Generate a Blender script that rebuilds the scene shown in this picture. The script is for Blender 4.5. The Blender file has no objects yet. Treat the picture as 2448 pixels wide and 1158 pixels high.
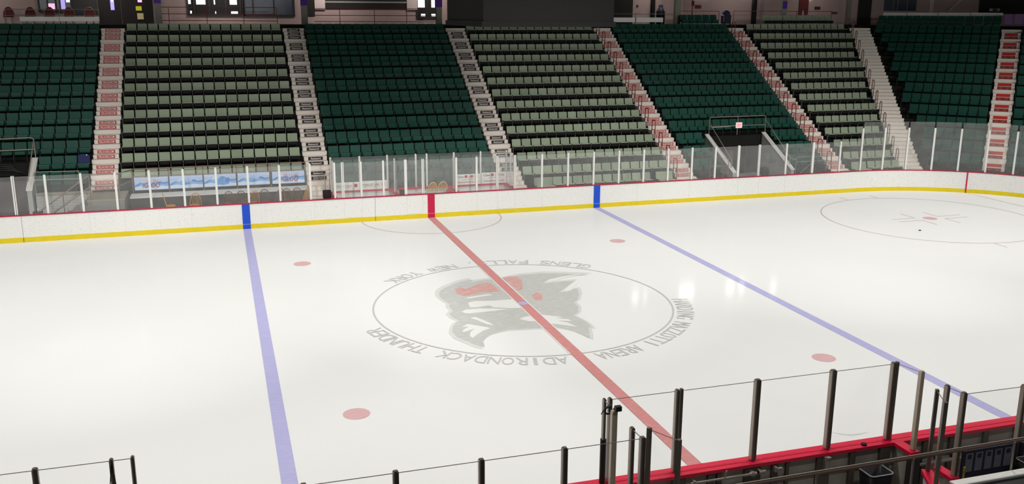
import bpy, math, random
from mathutils import Matrix, Vector
random.seed(7)
S = bpy.context.scene
COL = S.collection
PI = math.pi
# ------------------------------------------------------------------ camera model
F_PX, W_PX, H_PX = 2239.5026, 2448, 1158
CAM = Vector((-8.6106, -26.291, 8.7609))
yaw, pitch, roll = .3039, .2411, .0046
FW = Vector((math.sin(yaw)*math.cos(pitch), math.cos(yaw)*math.cos(pitch), -math.sin(pitch)))
_r = Vector((math.cos(yaw), -math.sin(yaw), 0)); _u = _r.cross(FW)
RT = _r*math.cos(roll)+_u*math.sin(roll); UP = -_r*math.sin(roll)+_u*math.cos(roll)
cam = bpy.data.cameras.new('camera'); cam.sensor_width = 36; cam.lens = F_PX/W_PX*36
cam.clip_start = .1; cam.clip_end = 300
co = bpy.data.objects.new('camera', cam); COL.objects.link(co)
co.matrix_world = Matrix(((RT.x, UP.x, -FW.x, CAM.x), (RT.y, UP.y, -FW.y, CAM.y), (RT.z, UP.z, -FW.z, CAM.z), (0, 0, 0, 1)))
S.camera = co
def ray(x, y): return FW+RT*((x-W_PX/2)/F_PX)+UP*((H_PX/2-y)/F_PX)
def onY(x, y, Y): d = ray(x, y); return CAM+d*((Y-CAM.y)/d.y)
def onZ(x, y, Z=0.): d = ray(x, y); return CAM+d*((Z-CAM.z)/d.z)
N45 = Vector((.70711, .70711, 0)); T45 = Vector((.70711, -.70711, 0))
def onN(x, y, dd): d = ray(x, y); return CAM+d*((dd-N45.dot(CAM))/N45.dot(d))
def proj(p):
    d = Vector(p)-CAM; z = d.dot(FW)
    return W_PX/2+F_PX*d.dot(RT)/z, H_PX/2-F_PX*d.dot(UP)/z

# ------------------------------------------------------------------ materials
def mat(name, col, rough=.6, spec=.3, metal=0, noise=0, nscale=20, col2=None, emit=None, estr=0, rnd=0):
    m = bpy.data.materials.new(name); m.use_nodes = True
    nt = m.node_tree; b = nt.nodes['Principled BSDF']
    b.inputs['Base Color'].default_value = (*col, 1); b.inputs['Roughness'].default_value = rough
    b.inputs['Specular IOR Level'].default_value = spec; b.inputs['Metallic'].default_value = metal
    src = None
    if noise:
        tc = nt.nodes.new('ShaderNodeTexCoord'); n = nt.nodes.new('ShaderNodeTexNoise')
        n.inputs['Scale'].default_value = nscale; n.inputs['Detail'].default_value = 5
        nt.links.new(tc.outputs['Object'], n.inputs['Vector'])
        mx = nt.nodes.new('ShaderNodeMix'); mx.data_type = 'RGBA'
        c2 = col2 or tuple(max(0, c*(1-noise)) for c in col)
        mx.inputs[6].default_value = (*col, 1); mx.inputs[7].default_value = (*c2, 1)
        nt.links.new(n.outputs['Fac'], mx.inputs[0]); src = mx.outputs[2]
    if rnd:
        oi = nt.nodes.new('ShaderNodeObjectInfo'); hs = nt.nodes.new('ShaderNodeHueSaturation')
        mr = nt.nodes.new('ShaderNodeMapRange'); mr.inputs[3].default_value = 1-rnd; mr.inputs[4].default_value = 1+rnd
        nt.links.new(oi.outputs['Random'], mr.inputs[0]); nt.links.new(mr.outputs[0], hs.inputs['Value'])
        if src: nt.links.new(src, hs.inputs['Color'])
        else: hs.inputs['Color'].default_value = (*col, 1)
        src = hs.outputs[0]
    if src: nt.links.new(src, b.inputs['Base Color'])
    if emit:
        b.inputs['Emission Color'].default_value = (*emit, 1); b.inputs['Emission Strength'].default_value = estr
    return m
def glass_mat(name, haze, tint=(1, 1, 1), refl=.5):
    m = bpy.data.materials.new(name); m.use_nodes = True; nt = m.node_tree; nt.nodes.clear()
    o = nt.nodes.new('ShaderNodeOutputMaterial'); t = nt.nodes.new('ShaderNodeBsdfTransparent'); t.inputs[0].default_value = (*tint, 1)
    d = nt.nodes.new('ShaderNodeBsdfDiffuse'); d.inputs[0].default_value = (.85, .87, .85, 1)
    g = nt.nodes.new('ShaderNodeBsdfGlossy'); g.inputs['Roughness'].default_value = .02
    tc = nt.nodes.new('ShaderNodeTexCoord'); n = nt.nodes.new('ShaderNodeTexNoise'); n.inputs['Scale'].default_value = 2.2; n.inputs['Detail'].default_value = 6
    nt.links.new(tc.outputs['Object'], n.inputs['Vector'])
    mr = nt.nodes.new('ShaderNodeMapRange'); mr.inputs[1].default_value = .3; mr.inputs[2].default_value = .75
    mr.inputs[3].default_value = haze*.7; mr.inputs[4].default_value = haze*1.3
    nt.links.new(n.outputs['Fac'], mr.inputs[0])
    a = nt.nodes.new('ShaderNodeMixShader'); nt.links.new(mr.outputs[0], a.inputs[0]); nt.links.new(t.outputs[0], a.inputs[1]); nt.links.new(d.outputs[0], a.inputs[2])
    fr = nt.nodes.new('ShaderNodeFresnel'); fr.inputs[0].default_value = 1.45
    mu = nt.nodes.new('ShaderNodeMath'); mu.operation = 'MULTIPLY'; mu.inputs[1].default_value = refl; nt.links.new(fr.outputs[0], mu.inputs[0])
    c = nt.nodes.new('ShaderNodeMixShader'); nt.links.new(mu.outputs[0], c.inputs[0]); nt.links.new(a.outputs[0], c.inputs[1]); nt.links.new(g.outputs[0], c.inputs[2])
    nt.links.new(c.outputs[0], o.inputs[0]); return m
def scuff_board(name, base, dirt, amt=.45, scale=9):
    """white board plastic with puck marks: small dark streaks"""
    m = mat(name, base, .45, .3); nt = m.node_tree; b = nt.nodes['Principled BSDF']
    tc = nt.nodes.new('ShaderNodeTexCoord'); mp = nt.nodes.new('ShaderNodeMapping'); mp.inputs['Scale'].default_value = (1, 1, 1.6)
    nt.links.new(tc.outputs['Object'], mp.inputs[0])
    n = nt.nodes.new('ShaderNodeTexNoise'); n.inputs['Scale'].default_value = scale; n.inputs['Detail'].default_value = 9; n.inputs['Roughness'].default_value = .78
    nt.links.new(mp.outputs[0], n.inputs['Vector'])
    r = nt.nodes.new('ShaderNodeMapRange'); r.inputs[1].default_value = .53; r.inputs[2].default_value = .68; r.inputs[4].default_value = amt
    nt.links.new(n.outputs['Fac'], r.inputs[0])
    mx = nt.nodes.new('ShaderNodeMix'); mx.data_type = 'RGBA'; mx.inputs[6].default_value = (*base, 1); mx.inputs[7].default_value = (*dirt, 1)
    nt.links.new(r.outputs[0], mx.inputs[0]); nt.links.new(mx.outputs[2], b.inputs['Base Color']); return m
def ice_paint(name, col, wear=.3, scale=(1.2, 9, 1), rough=.07):
    """paint seen through ice: colour broken by fine skate scratches"""
    m = mat(name, col, rough, .09); nt = m.node_tree; b = nt.nodes['Principled BSDF']; b.inputs['IOR'].default_value = 1.31
    tc = nt.nodes.new('ShaderNodeTexCoord'); mp = nt.nodes.new('ShaderNodeMapping'); mp.inputs['Scale'].default_value = scale
    nt.links.new(tc.outputs['Object'], mp.inputs[0])
    n = nt.nodes.new('ShaderNodeTexNoise'); n.inputs['Scale'].default_value = 2.2; n.inputs['Detail'].default_value = 7; n.inputs['Roughness'].default_value = .75
    nt.links.new(mp.outputs[0], n.inputs['Vector'])
    r = nt.nodes.new('ShaderNodeMapRange'); r.inputs[1].default_value = .48; r.inputs[2].default_value = .7; r.inputs[4].default_value = wear
    nt.links.new(n.outputs['Fac'], r.inputs[0])
    mx = nt.nodes.new('ShaderNodeMix'); mx.data_type = 'RGBA'; mx.inputs[6].default_value = (*col, 1); mx.inputs[7].default_value = (*ICE, 1)
    nt.links.new(r.outputs[0], mx.inputs[0]); nt.links.new(mx.outputs[2], b.inputs['Base Color']); return m
ICE = (.86, .86, .845)
M = dict(
 ice=mat('ice', ICE, .07, .09, noise=.03, nscale=.35),
 red_ice=ice_paint('red_ice_paint', (.66, .27, .26), .25), blue_ice=ice_paint('blue_ice_paint', (.47, .46, .74), .25),
 pale_red_ice=ice_paint('pale_red_ice_paint', (.72, .44, .45), .35), thin_ice=ice_paint('thin_line_ice_paint', (.6, .45, .46), .3),
 grey_ice=ice_paint('grey_ice_paint', (.54, .55, .525), .6), white_ice=ice_paint('white_ice_paint', (.82, .82, .8), .1),
 letter_ice=ice_paint('letter_ice_paint', (.56, .56, .54), .4), logo_red=ice_paint('logo_red_ice_paint', (.66, .36, .33), .7),
 lgrey_ice=ice_paint('pale_grey_ice_paint', (.68, .69, .675), .6),
 board=scuff_board('white_board_plastic', (.77, .77, .745), (.25, .25, .24), .42), boardgrey=mat('grey_board_back', (.42, .38, .33), .7, .2, noise=.25, nscale=6),
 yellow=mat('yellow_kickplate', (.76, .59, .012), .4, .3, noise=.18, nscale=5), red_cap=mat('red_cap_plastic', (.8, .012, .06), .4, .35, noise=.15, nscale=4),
 far_cap=mat('dull_red_cap_plastic', (.5, .015, .06), .4, .3, noise=.15, nscale=4), blue=mat('blue_mark', (.01, .075, .55), .4), red=mat('red_mark', (.5, .01, .06), .4), white=mat('white_paint', (.78, .78, .76), .5),
 post=mat('white_aluminium', (.74, .74, .71), .4, .4), dpost=mat('dull_aluminium', (.15, .125, .10), .4, .5, .15, noise=.3, nscale=12),
 lpost=mat('light_aluminium', (.56, .5, .38), .4, .5, .1), lip=mat('pale_post_edge', (.42, .36, .3), .4, .5, .1), upright=mat('brown_grey_upright', (.1, .085, .07), .6), glass=glass_mat('clear_glass', .07, refl=.35), nglass=glass_mat('clear_near_glass', .004, (.995, .995, .995), .05),
 glassedge=mat('glass_edge', (.2, .16, .15), .3), black=mat('black_plastic', (.012, .012, .013), .5), dark=mat('dark_frame', (.03, .028, .026), .5),
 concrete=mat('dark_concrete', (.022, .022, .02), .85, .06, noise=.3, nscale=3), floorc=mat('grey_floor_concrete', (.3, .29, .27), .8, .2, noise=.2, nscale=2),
 tan=mat('tan_concrete', (.36, .32, .25), .8, .2, noise=.2, nscale=4), step=mat('beige_step_concrete', (.88, .81, .74), .75, .2, noise=.14, nscale=5),
 wallw=mat('light_grey_wall', (.5, .5, .49), .7, .2, noise=.12, nscale=3), capw=mat('white_wall_cap', (.75, .74, .7), .6),
 sage=mat('sage_fabric', (.32, .38, .275), .8, .15, noise=.15, nscale=25, rnd=.13), sage2=mat('sage_edge', (.40, .44, .34), .7, .2, rnd=.08),
 shell=mat('dark_seat_shell', (.011, .012, .011), .6, .12), green=mat('dark_green_plastic', (.0062, .068, .047), .5, .2, noise=.1, nscale=20, rnd=.14),
 green2=mat('dark_green_edge', (.012, .095, .068), .4, .3, rnd=.1), standard=mat('grey_seat_standard', (.13, .13, .11), .6, .15), dstandard=mat('black_seat_standard', (.03, .04, .035), .5),
 navy=mat('navy_cloth', (.025, .03, .1), .8), sred=mat('sign_red', (.5, .07, .065), .5), sblack=mat('sign_black', (.035, .02, .02), .5), swhite=mat('sign_white', (.85, .83, .8), .5),
 ored=mat('bright_sign_red', (.55, .025, .015), .5), odark=mat('dark_sign_red', (.24, .03, .025), .5),
 railred=mat('red_brown_rail_paint', (.22, .035, .02), .45, .4), railbrown=mat('brown_rail_paint', (.22, .13, .1), .45, .4), railgrey=mat('grey_steel_rail', (.3, .26, .22), .4, .5, .2),
 wood=mat('honey_wood', (.8, .36, .03), .4, .4, noise=.3, nscale=14), dwood=mat('brown_wood', (.22, .09, .025), .45, .4, noise=.3, nscale=14),
 lwood=mat('light_wood', (.9, .6, .14), .4, .4, noise=.2, nscale=14),
 pink=mat('pinkish_block_wall', (.44, .33, .31), .8, .2, noise=.12, nscale=1.5), lpink=mat('pale_pilaster', (.6, .5, .48), .8), colm=mat('grey_green_column', (.27, .27, .23), .7, .2, noise=.15, nscale=3),
 purple=mat('purple_band', (.11, .03, .34), .6), wglass=mat('dark_blue_window', (.06, .075, .11), .25, .5, noise=.5, nscale=2.5),
 day=mat('daylight_pane', (.9, .92, .95), .3, emit=(.9, .95, 1), estr=1.3), dayhi=mat('upper_daylight_pane', (.9, .92, .95), .3, emit=(.9, .95, 1), estr=9), daylo=mat('dim_daylight_pane', (.8, .82, .9), .3, emit=(.9, .95, 1), estr=.9), pinkday=mat('pink_lit_pane', (.7, .4, .6), .3, emit=(1, .5, .8), estr=.9), violday=mat('violet_lit_pane', (.4, .3, .6), .3, emit=(.5, .4, 1), estr=.7),
 board_scr=mat('scoreboard_charcoal', (.012, .0115, .0105), .75, .15, noise=.25, nscale=8), yellowsign=mat('yellow_sign', (.75, .7, .02), .5, emit=(.8, .75, .02), estr=.12), palesign=mat('pale_yellow_sign', (.75, .68, .35), .5),
 sky=mat('banner_sky', (.38, .56, .88), .5, noise=.3, nscale=3, col2=(.6, .66, .9)), mtn=mat('banner_mountain_blue', (.06, .2, .6), .5), mtn2=mat('banner_mountain_pale', (.2, .46, .85), .5),
 snow=mat('banner_snow', (.66, .76, .88), .5), igloo=mat('banner_ice_blue', (.12, .36, .78), .5), letred=mat('banner_letter_red', (.3, .015, .05), .5), letwhite=mat('banner_letter_white', (.85, .85, .9), .5),
 exit=mat('exit_sign_face', (.9, .7, .7), .5, emit=(1, .72, .72), estr=.45), exitred=mat('exit_sign_red', (.8, .03, .05), .5, emit=(1, .03, .06), estr=.5),
 seam=mat('grey_seam', (.6, .6, .58), .6), ceil=mat('dark_roof_deck', (.05, .045, .04), .8), lamp=mat('lamp_lens', (.9, .9, .9), .4, emit=(1, .97, .9), estr=3), steel=mat('lamp_steel', (.4, .4, .4), .4, .5, .8),
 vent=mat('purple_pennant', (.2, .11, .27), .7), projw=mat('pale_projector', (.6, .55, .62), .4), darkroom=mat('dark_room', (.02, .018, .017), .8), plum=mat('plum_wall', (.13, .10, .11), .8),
 ysic=mat('yellow_stick', (.42, .26, .012), .5), navyposter=mat('navy_poster', (.02, .02, .04), .5), posterbit=mat('grey_blue_print', (.17, .18, .22), .6, noise=.4, nscale=30), bin=mat('bin_plastic', (.01, .009, .012), .4, .2), rim=mat('shiny_rim', (.3, .31, .33), .3, .6),
 counter=mat('white_counter', (.78, .77, .74), .45, .3, noise=.08, nscale=6), conduit=mat('pale_conduit', (.6, .6, .5), .5), bred=mat('dark_red_sign', (.12, .02, .02), .6), blockwall=mat('pale_painted_block', (.46, .46, .44), .75, .2),
)
# ice sheen: a thin, even gloss over the white sheet and the paint in it
def sheen(m, fac=.055):
    nt = m.node_tree; b = nt.nodes['Principled BSDF']; o = nt.nodes['Material Output']; b.inputs['Specular IOR Level'].default_value = 0
    g = nt.nodes.new('ShaderNodeBsdfGlossy'); g.inputs['Roughness'].default_value = .085; mx = nt.nodes.new('ShaderNodeMixShader'); mx.inputs[0].default_value = fac
    nt.links.new(b.outputs[0], mx.inputs[1]); nt.links.new(g.outputs[0], mx.inputs[2]); nt.links.new(mx.outputs[0], o.inputs[0])
for k_ in M:
    if k_ == 'ice' or k_.endswith('_ice') or k_ == 'logo_red': sheen(M[k_])
# block wall courses
def brick(m, w, h, c2, off=0):
    nt = m.node_tree; b = nt.nodes['Principled BSDF']; tc = nt.nodes.new('ShaderNodeTexCoord'); mp = nt.nodes.new('ShaderNodeMapping')
    mp.inputs['Rotation'].default_value = (PI/2, 0, 0); nt.links.new(tc.outputs['Object'], mp.inputs[0])
    k = nt.nodes.new('ShaderNodeTexBrick'); k.inputs['Scale'].default_value = 1; k.inputs['Brick Width'].default_value = w; k.inputs['Row Height'].default_value = h; k.inputs['Mortar Size'].default_value = .008
    c = tuple(b.inputs['Base Color'].default_value); k.inputs[1].default_value = c; k.inputs[2].default_value = tuple(x*.94 for x in c[:3])+(1,); k.inputs[3].default_value = (*c2, 1)
    nt.links.new(mp.outputs[0], k.inputs[0]); nt.links.new(k.outputs[0], b.inputs['Base Color'])
brick(M['blockwall'], .4, .11, (.3, .3, .29))

# ------------------------------------------------------------------ mesh builder
class MB:
    def __init__(s): s.v = []; s.f = []; s.m = []; s.sm = []
    def poly(s, pts, mi=0):
        n = len(s.v); s.v += [tuple(p) for p in pts]; s.f.append(list(range(n, n+len(pts)))); s.m.append(mi); s.sm.append(False); return s
    def raw(s, vs, fs, mi=0, smooth=False):
        n = len(s.v); s.v += [tuple(p) for p in vs]
        for f in fs: s.f.append([n+i for i in f]); s.m.append(mi); s.sm.append(smooth)
        return s
    def box(s, x0, x1, y0, y1, z0, z1, mi=0, T=None):
        vs = [Vector(p) for p in ((x0, y0, z0), (x1, y0, z0), (x1, y1, z0), (x0, y1, z0), (x0, y0, z1), (x1, y0, z1), (x1, y1, z1), (x0, y1, z1))]
        if T: vs = [T @ p for p in vs]
        return s.raw(vs, [(0, 3, 2, 1), (4, 5, 6, 7), (0, 1, 5, 4), (1, 2, 6, 5), (2, 3, 7, 6), (3, 0, 4, 7)], mi)
    def bevbox(s, x0, x1, y0, y1, z0, z1, b=.01, mi=0, T=None):
        """box with chamfered vertical-profile edges (outline bevelled in xz, extruded in y, with inset end faces)"""
        pts = [(x0+b, z0), (x1-b, z0), (x1, z0+b), (x1, z1-b), (x1-b, z1), (x0+b, z1), (x0, z1-b), (x0, z0+b)]
        return s.prism(pts, y0, y1, b, mi, T)
    def prism(s, pts, y0, y1, b=0, mi=0, T=None, smooth=False):
        """extrude an xz outline (counter-clockwise seen from -y) from y0 to y1, optional inset bevel b on both ends"""
        n = len(pts); cx = sum(p[0] for p in pts)/n; cz = sum(p[1] for p in pts)/n
        def ins(p):
            if not b: return p
            d = math.hypot(p[0]-cx, p[1]-cz) or 1; return (p[0]-(p[0]-cx)/d*b, p[1]-(p[1]-cz)/d*b)
        rings = []
        if b: rings = [([ins(p) for p in pts], y0), (pts, y0+b), (pts, y1-b), ([ins(p) for p in pts], y1)]
        else: rings = [(pts, y0), (pts, y1)]
        vs = [Vector((p[0], y, p[1])) for r, y in rings for p in r]
        if T: vs = [T @ p for p in vs]
        fs = []
        for k in range(len(rings)-1):
            for i in range(n):
                j = (i+1) % n; fs.append((k*n+j, k*n+i, (k+1)*n+i, (k+1)*n+j))
        s.raw(vs, fs, mi, smooth)
        return s.raw(vs, [tuple(range(n)), tuple(reversed(range((len(rings)-1)*n, len(rings)*n)))], mi)
    def tube(s, path, r, n=8, mi=0, closed=False, r1=None):
        path = [Vector(p) for p in path]; k = len(path); vs = []; prev = None
        for i, p in enumerate(path):
            a = path[(i-1) % k] if (i > 0 or closed) else p; c = path[(i+1) % k] if (i < k-1 or closed) else p
            t = (c-a).normalized()
            ref = prev if prev else (Vector((0, 0, 1)) if abs(t.z) < .9 else Vector((1, 0, 0)))
            u = (ref-t*ref.dot(t)).normalized(); w = t.cross(u); prev = u
            rr = r if r1 is None else r+(r1-r)*i/(k-1)
            vs += [p+u*rr*math.cos(2*PI*j/n)+w*rr*math.sin(2*PI*j/n) for j in range(n)]
        fs = []
        for i in range(k if closed else k-1):
            q = (i+1) % k
            for j in range(n): fs.append((i*n+j, i*n+(j+1) % n, q*n+(j+1) % n, q*n+j))
        s.raw(vs, fs, mi, True)
        if not closed: s.raw(vs, [tuple(reversed(range(n))), tuple(range((k-1)*n, k*n))], mi)
        return s
    def lathe(s, prof, c=(0, 0, 0), n=20, mi=0, sx=1, sy=1):
        vs = [(c[0]+r*math.cos(2*PI*j/n)*sx, c[1]+r*math.sin(2*PI*j/n)*sy, c[2]+z) for r, z in prof for j in range(n)]
        fs = [(i*n+j, i*n+(j+1) % n, (i+1)*n+(j+1) % n, (i+1)*n+j) for i in range(len(prof)-1) for j in range(n)]
        return s.raw(vs, fs, mi, True)
    def strip(s, a, b, mi=0):
        """quad band between two equal point lists"""
        n = len(a); s.raw(list(a)+list(b), [(i, i+1, n+i+1, n+i) for i in range(n-1)], mi); return s
    def build(s, name, mats, parent=None, world=False, loc=None):
        me = bpy.data.meshes.new(name)
        off = parent.location if (parent is not None and world) else Vector((0, 0, 0))
        me.from_pydata([tuple(Vector(p)-off) for p in s.v], [], s.f)
        for m in (mats if isinstance(mats, (list, tuple)) else [mats]): me.materials.append(m)
        me.polygons.foreach_set('material_index', s.m); me.polygons.foreach_set('use_smooth', s.sm); me.update()
        o = bpy.data.objects.new(name, me); COL.objects.link(o)
        if parent is not None: o.parent = parent
        if loc is not None: o.location = loc
        return o
def tag(o, label, cat, group=None, kind=None):
    o['label'] = label; o['category'] = cat
    if group: o['group'] = group
    if kind: o['kind'] = kind
    return o
def thing(name, label, cat, loc=(0, 0, 0), rz=0, group=None):
    o = bpy.data.objects.new(name, None); COL.objects.link(o); o.empty_display_size = .2
    o.location = loc; o.rotation_euler = (0, 0, rz); return tag(o, label, cat, group)
def struct(o, label=None, cat=None):
    o['kind'] = 'structure'
    if label: o['label'] = label
    if cat: o['category'] = cat
    return o
def kids(o): return [c for c in bpy.data.objects if c.parent == o]
def copy_tree(tree, parent=None):
    """tree = (obj, [subtrees]); objects copied, mesh data shared"""
    o, sub = tree; c = o.copy(); COL.objects.link(c)
    if parent is not None: c.parent = parent
    for t in sub: copy_tree(t, c)
    return c
ORD = 'first second third fourth fifth sixth seventh eighth ninth tenth eleventh twelfth thirteenth fourteenth fifteenth sixteenth seventeenth eighteenth nineteenth twentieth'.split()
TENS = {2: 'twenty', 3: 'thirty', 4: 'forty', 5: 'fifty'}
def nth(i):
    """1-based ordinal word"""
    if i <= 20: return ORD[i-1]
    t, u = divmod(i, 10)
    return TENS[t][:-1]+'ieth' if u == 0 else TENS[t]+'-'+ORD[u-1]

# ------------------------------------------------------------------ lettering
_txt = {}
def glyphs(txt, bold=0, shear=0, spacing=1):
    key = (txt, bold, shear, spacing)
    if key not in _txt:
        cu = bpy.data.curves.new('t', 'FONT'); cu.body = txt; cu.size = 1; cu.offset = bold; cu.shear = shear; cu.space_character = spacing
        cu.resolution_u = 3; cu.align_x = 'LEFT'
        o = bpy.data.objects.new('t', cu); COL.objects.link(o)
        me = o.evaluated_get(bpy.context.evaluated_depsgraph_get()).to_mesh()
        vs = [(v.co.x, v.co.y) for v in me.vertices]; fs = [tuple(p.vertices) for p in me.polygons]
        bpy.data.objects.remove(o); bpy.data.curves.remove(cu)
        x0 = min(v[0] for v in vs); x1 = max(v[0] for v in vs); y0 = min(v[1] for v in vs); y1 = max(v[1] for v in vs)
        _txt[key] = ([((x-x0), (y-y0)) for x, y in vs], fs, x1-x0, y1-y0)
    return _txt[key]
def letter(mb, txt, O, U, V, w, h, mi=0, bold=0, shear=0, lift=0, spacing=1):
    """text filling a w x h box centred at O, reading along U, up along V"""
    vs, fs, tw, th = glyphs(txt, bold, shear, spacing); U = Vector(U).normalized(); V = Vector(V).normalized(); N = U.cross(V); O = Vector(O)+N*lift
    mb.raw([O+U*((x/tw-.5)*w)+V*((y/th-.5)*h) for x, y in vs], fs, mi); return mb

# ================================================================== SETTING
XL, XR = -27., 30.48
CRX, CRY, CRR = 21.95, 4.42, 8.53
def arc(r, a0, a1, n): return [(CRX+r*math.sin(math.radians(a0+(a1-a0)*i/n)), CRY+r*math.cos(math.radians(a0+(a1-a0)*i/n))) for i in range(n+1)]
def rink_path(off): return [(XL, 12.95+off), (CRX-10, 12.95+off)]+arc(CRR+off, 0, 90, 36)+[(CRX+CRR+off, 0)]
outline = rink_path(.0)+[(XR, -4.42)]+[(x, -y) for x, y in reversed(arc(CRR, 0, 90, 24))]+[(XL, -12.95)]
ice = MB().poly([(x, y, 0) for x, y in reversed(outline)]).build('floor', M['ice']); struct(ice, 'white ice sheet of the hockey rink', 'ice')
Zl = [.003]
def icepart(name, mb, m, label=None):
    o = mb.build(name, m, ice)
    if label: o['label'] = label
    return o
FT = .3048
def rect_ice(x0, x1, y0, y1, z): return MB().poly([(x0, y0, z), (x1, y0, z), (x1, y1, z), (x0, y1, z)])
def ring(cx, cy, r0, r1, z, n=96, a0=0, a1=360):
    p = [(math.cos(math.radians(a0+(a1-a0)*i/n)), math.sin(math.radians(a0+(a1-a0)*i/n))) for i in range(n+1)]
    return MB().strip([(cx+x*r1, cy+y*r1, z) for x, y in p], [(cx+x*r0, cy+y*r0, z) for x, y in p])
def disc(mb, cx, cy, r, z, n=32, mi=0): return mb.poly([(cx+r*math.cos(2*PI*i/n), cy+r*math.sin(2*PI*i/n), z) for i in range(n)], mi)
for s, nm in ((-1, 'left'), (1, 'right')):
    xc = s*25.5*FT
    icepart('blue_line', rect_ice(xc-.155, xc+.155, -12.95, 12.95, .004), M['blue_ice'], f'{nm} pale blue line across the ice')
icepart('red_line_border', rect_ice(-.19, .19, -4.55, 4.55, .0105), M['white_ice'])
icepart('red_line', rect_ice(-.152, .152, -12.95, 12.95, .0125), M['red_ice'], 'faded red line across the centre of the ice')
icepart('centre_dot', disc(MB(), 0, 0, .16, .014), M['blue_ice'])
for x in (-20, 20):
    for y in (-22, 22): icepart('faceoff_spot', disc(MB(), x*FT, y*FT, .305, .004), M['pale_red_ice'])
icepart('crease_line', ring(0, 12.95, 3.02, 3.07, .004, 64, 180, 360), M['thin_ice'])
ex, ey = 69*FT, 22*FT
for sy in (1,):
    icepart('faceoff_circle', ring(ex, ey, 4.545, 4.6, .004), M['thin_ice'])
    icepart('faceoff_spot', disc(MB(), ex, ey, .305, .004), M['pale_red_ice'])
    mb = MB(); w = .025
    for sx in (-1, 1):
        for sy2 in (-1, 1):
            x0, y0 = ex+sx*.61, ey+sy2*.23
            mb.box(min(x0, x0+sx*1.22), max(x0, x0+sx*1.22), y0-w, y0+w, .003, .0045); mb.box(x0-w, x0+w, min(y0, y0+sy2*.91), max(y0, y0+sy2*.91), .003, .0045)
    for sx in (-1, 1):
        for sy2 in (-1, 1):
            x0 = ex+sx*.87; y0 = ey+sy2*4.6; mb.box(x0-w, x0+w, min(y0-sy2*.05, y0+sy2*.6), max(y0-sy2*.05, y0+sy2*.6), .003, .0045)
    icepart('hash_marks', mb, M['thin_ice'])
icepart('goal_line', rect_ice(89*FT-.025, 89*FT+.025, -11.2, 11.2, .004), M['thin_ice'])
# centre emblem: traced on the ice
icepart('logo_ring', ring(0, 0, 4.555, 4.61, .0085, 128), M['letter_ice'])
def px2ice(pts, o, s, z): return [tuple(onZ(o[0]+x/s, o[1]+y/s, 0)[:2])+(z,) for x, y in pts]
def emblem(name, polys, m, z, label=None):
    mb = MB()
    for pts, o, s in polys: mb.poly(list(reversed(px2ice(pts, o, s, z))))
    icepart(name, mb, m, label)
A, As = (860, 600), 2.9854
outer = [(535, 300), (545, 280), (570, 262), (640, 232), (700, 212), (760, 197), (795, 199), (772, 216), (830, 206), (900, 196), (1000, 190), (1040, 183), (1130, 165), (1220, 155), (1300, 149), (1450, 150), (1560, 154), (1660, 159), (1565, 166), (1470, 182), (1380, 205), (1335, 226), (1400, 216), (1480, 208), (1552, 204), (1500, 246), (1470, 270), (1428, 297), (1500, 276), (1570, 260), (1588, 300), (1575, 350), (1548, 365), (1582, 400), (1580, 440), (1545, 465), (1600, 490), (1650, 518), (1685, 557), (1655, 553), (1668, 600), (1668, 638), (1600, 606), (1530, 577), (1440, 556), (1380, 550), (1280, 560), (1150, 566), (1060, 571), (990, 586), (930, 606), (890, 632), (868, 660), (880, 702), (820, 692), (740, 657), (670, 628), (635, 590), (640, 553), (658, 522), (692, 505), (640, 480), (612, 456), (640, 430), (612, 400), (618, 380), (570, 350), (540, 325)]
emblem('logo_halo', [(outer, A, As)], M['lgrey_ice'], .0045)
def shrink(pts, k):
    cx = sum(p[0] for p in pts)/len(pts); cy = sum(p[1] for p in pts)/len(pts)
    return [(cx+(x-cx)*k, cy+(y-cy)*k+2) for x, y in pts]
emblem('logo_fill', [(shrink(outer, .95), A, As)], M['grey_ice'], .0055, 'scuffed grey team emblem painted at centre ice')
B, C2, D2 = (1020, 620), (1020, 720), (1220, 720); Bs = 9.65
emblem('logo_white', [
 ([(960, 40), (1150, 5), (1500, 0), (1800, -20), (2060, -50), (2160, 40), (2230, 130), (2150, 165), (1900, 170), (1560, 150), (1430, 105), (1150, 152), (1000, 150)], C2, Bs),
 ([(810, 250), (900, 208), (1200, 178), (1500, 180), (1900, 192), (1600, 228), (1200, 272), (980, 292), (880, 285)], C2, Bs),
 ([(870, 905), (1000, 872), (1300, 832), (1430, 818), (1525, 832), (1250, 868), (1000, 905)], B, Bs),
 ([(215, 420), (300, 380), (420, 355), (560, 330), (720, 322), (1000, 350), (1220, 385), (1050, 402), (1330, 425), (1420, 470), (1100, 458), (1330, 505), (1530, 602), (1300, 568), (950, 525), (700, 482), (420, 470)], D2, Bs),
 ([(815, 610), (940, 535), (1150, 570), (1400, 610), (1460, 640), (1300, 692), (1150, 790), (1060, 862), (1000, 812), (1005, 730), (1110, 640), (900, 712), (825, 725), (850, 668), (980, 592)], C2, Bs),
 ([(1000, 395), (1120, 372), (1300, 440), (1440, 500), (1560, 570), (1380, 540), (1180, 450)], C2, Bs),
 ([(1020, 505), (1250, 440), (1550, 370), (1880, 322), (1560, 352), (1200, 405), (900, 470), (760, 560)], (1220, 620), Bs),
 ([(1250, 760), (1400, 650), (1500, 600), (1600, 500), (1560, 560), (1500, 660), (1380, 730)], (1220, 620), Bs),
], M['white_ice'], .0066)
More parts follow.
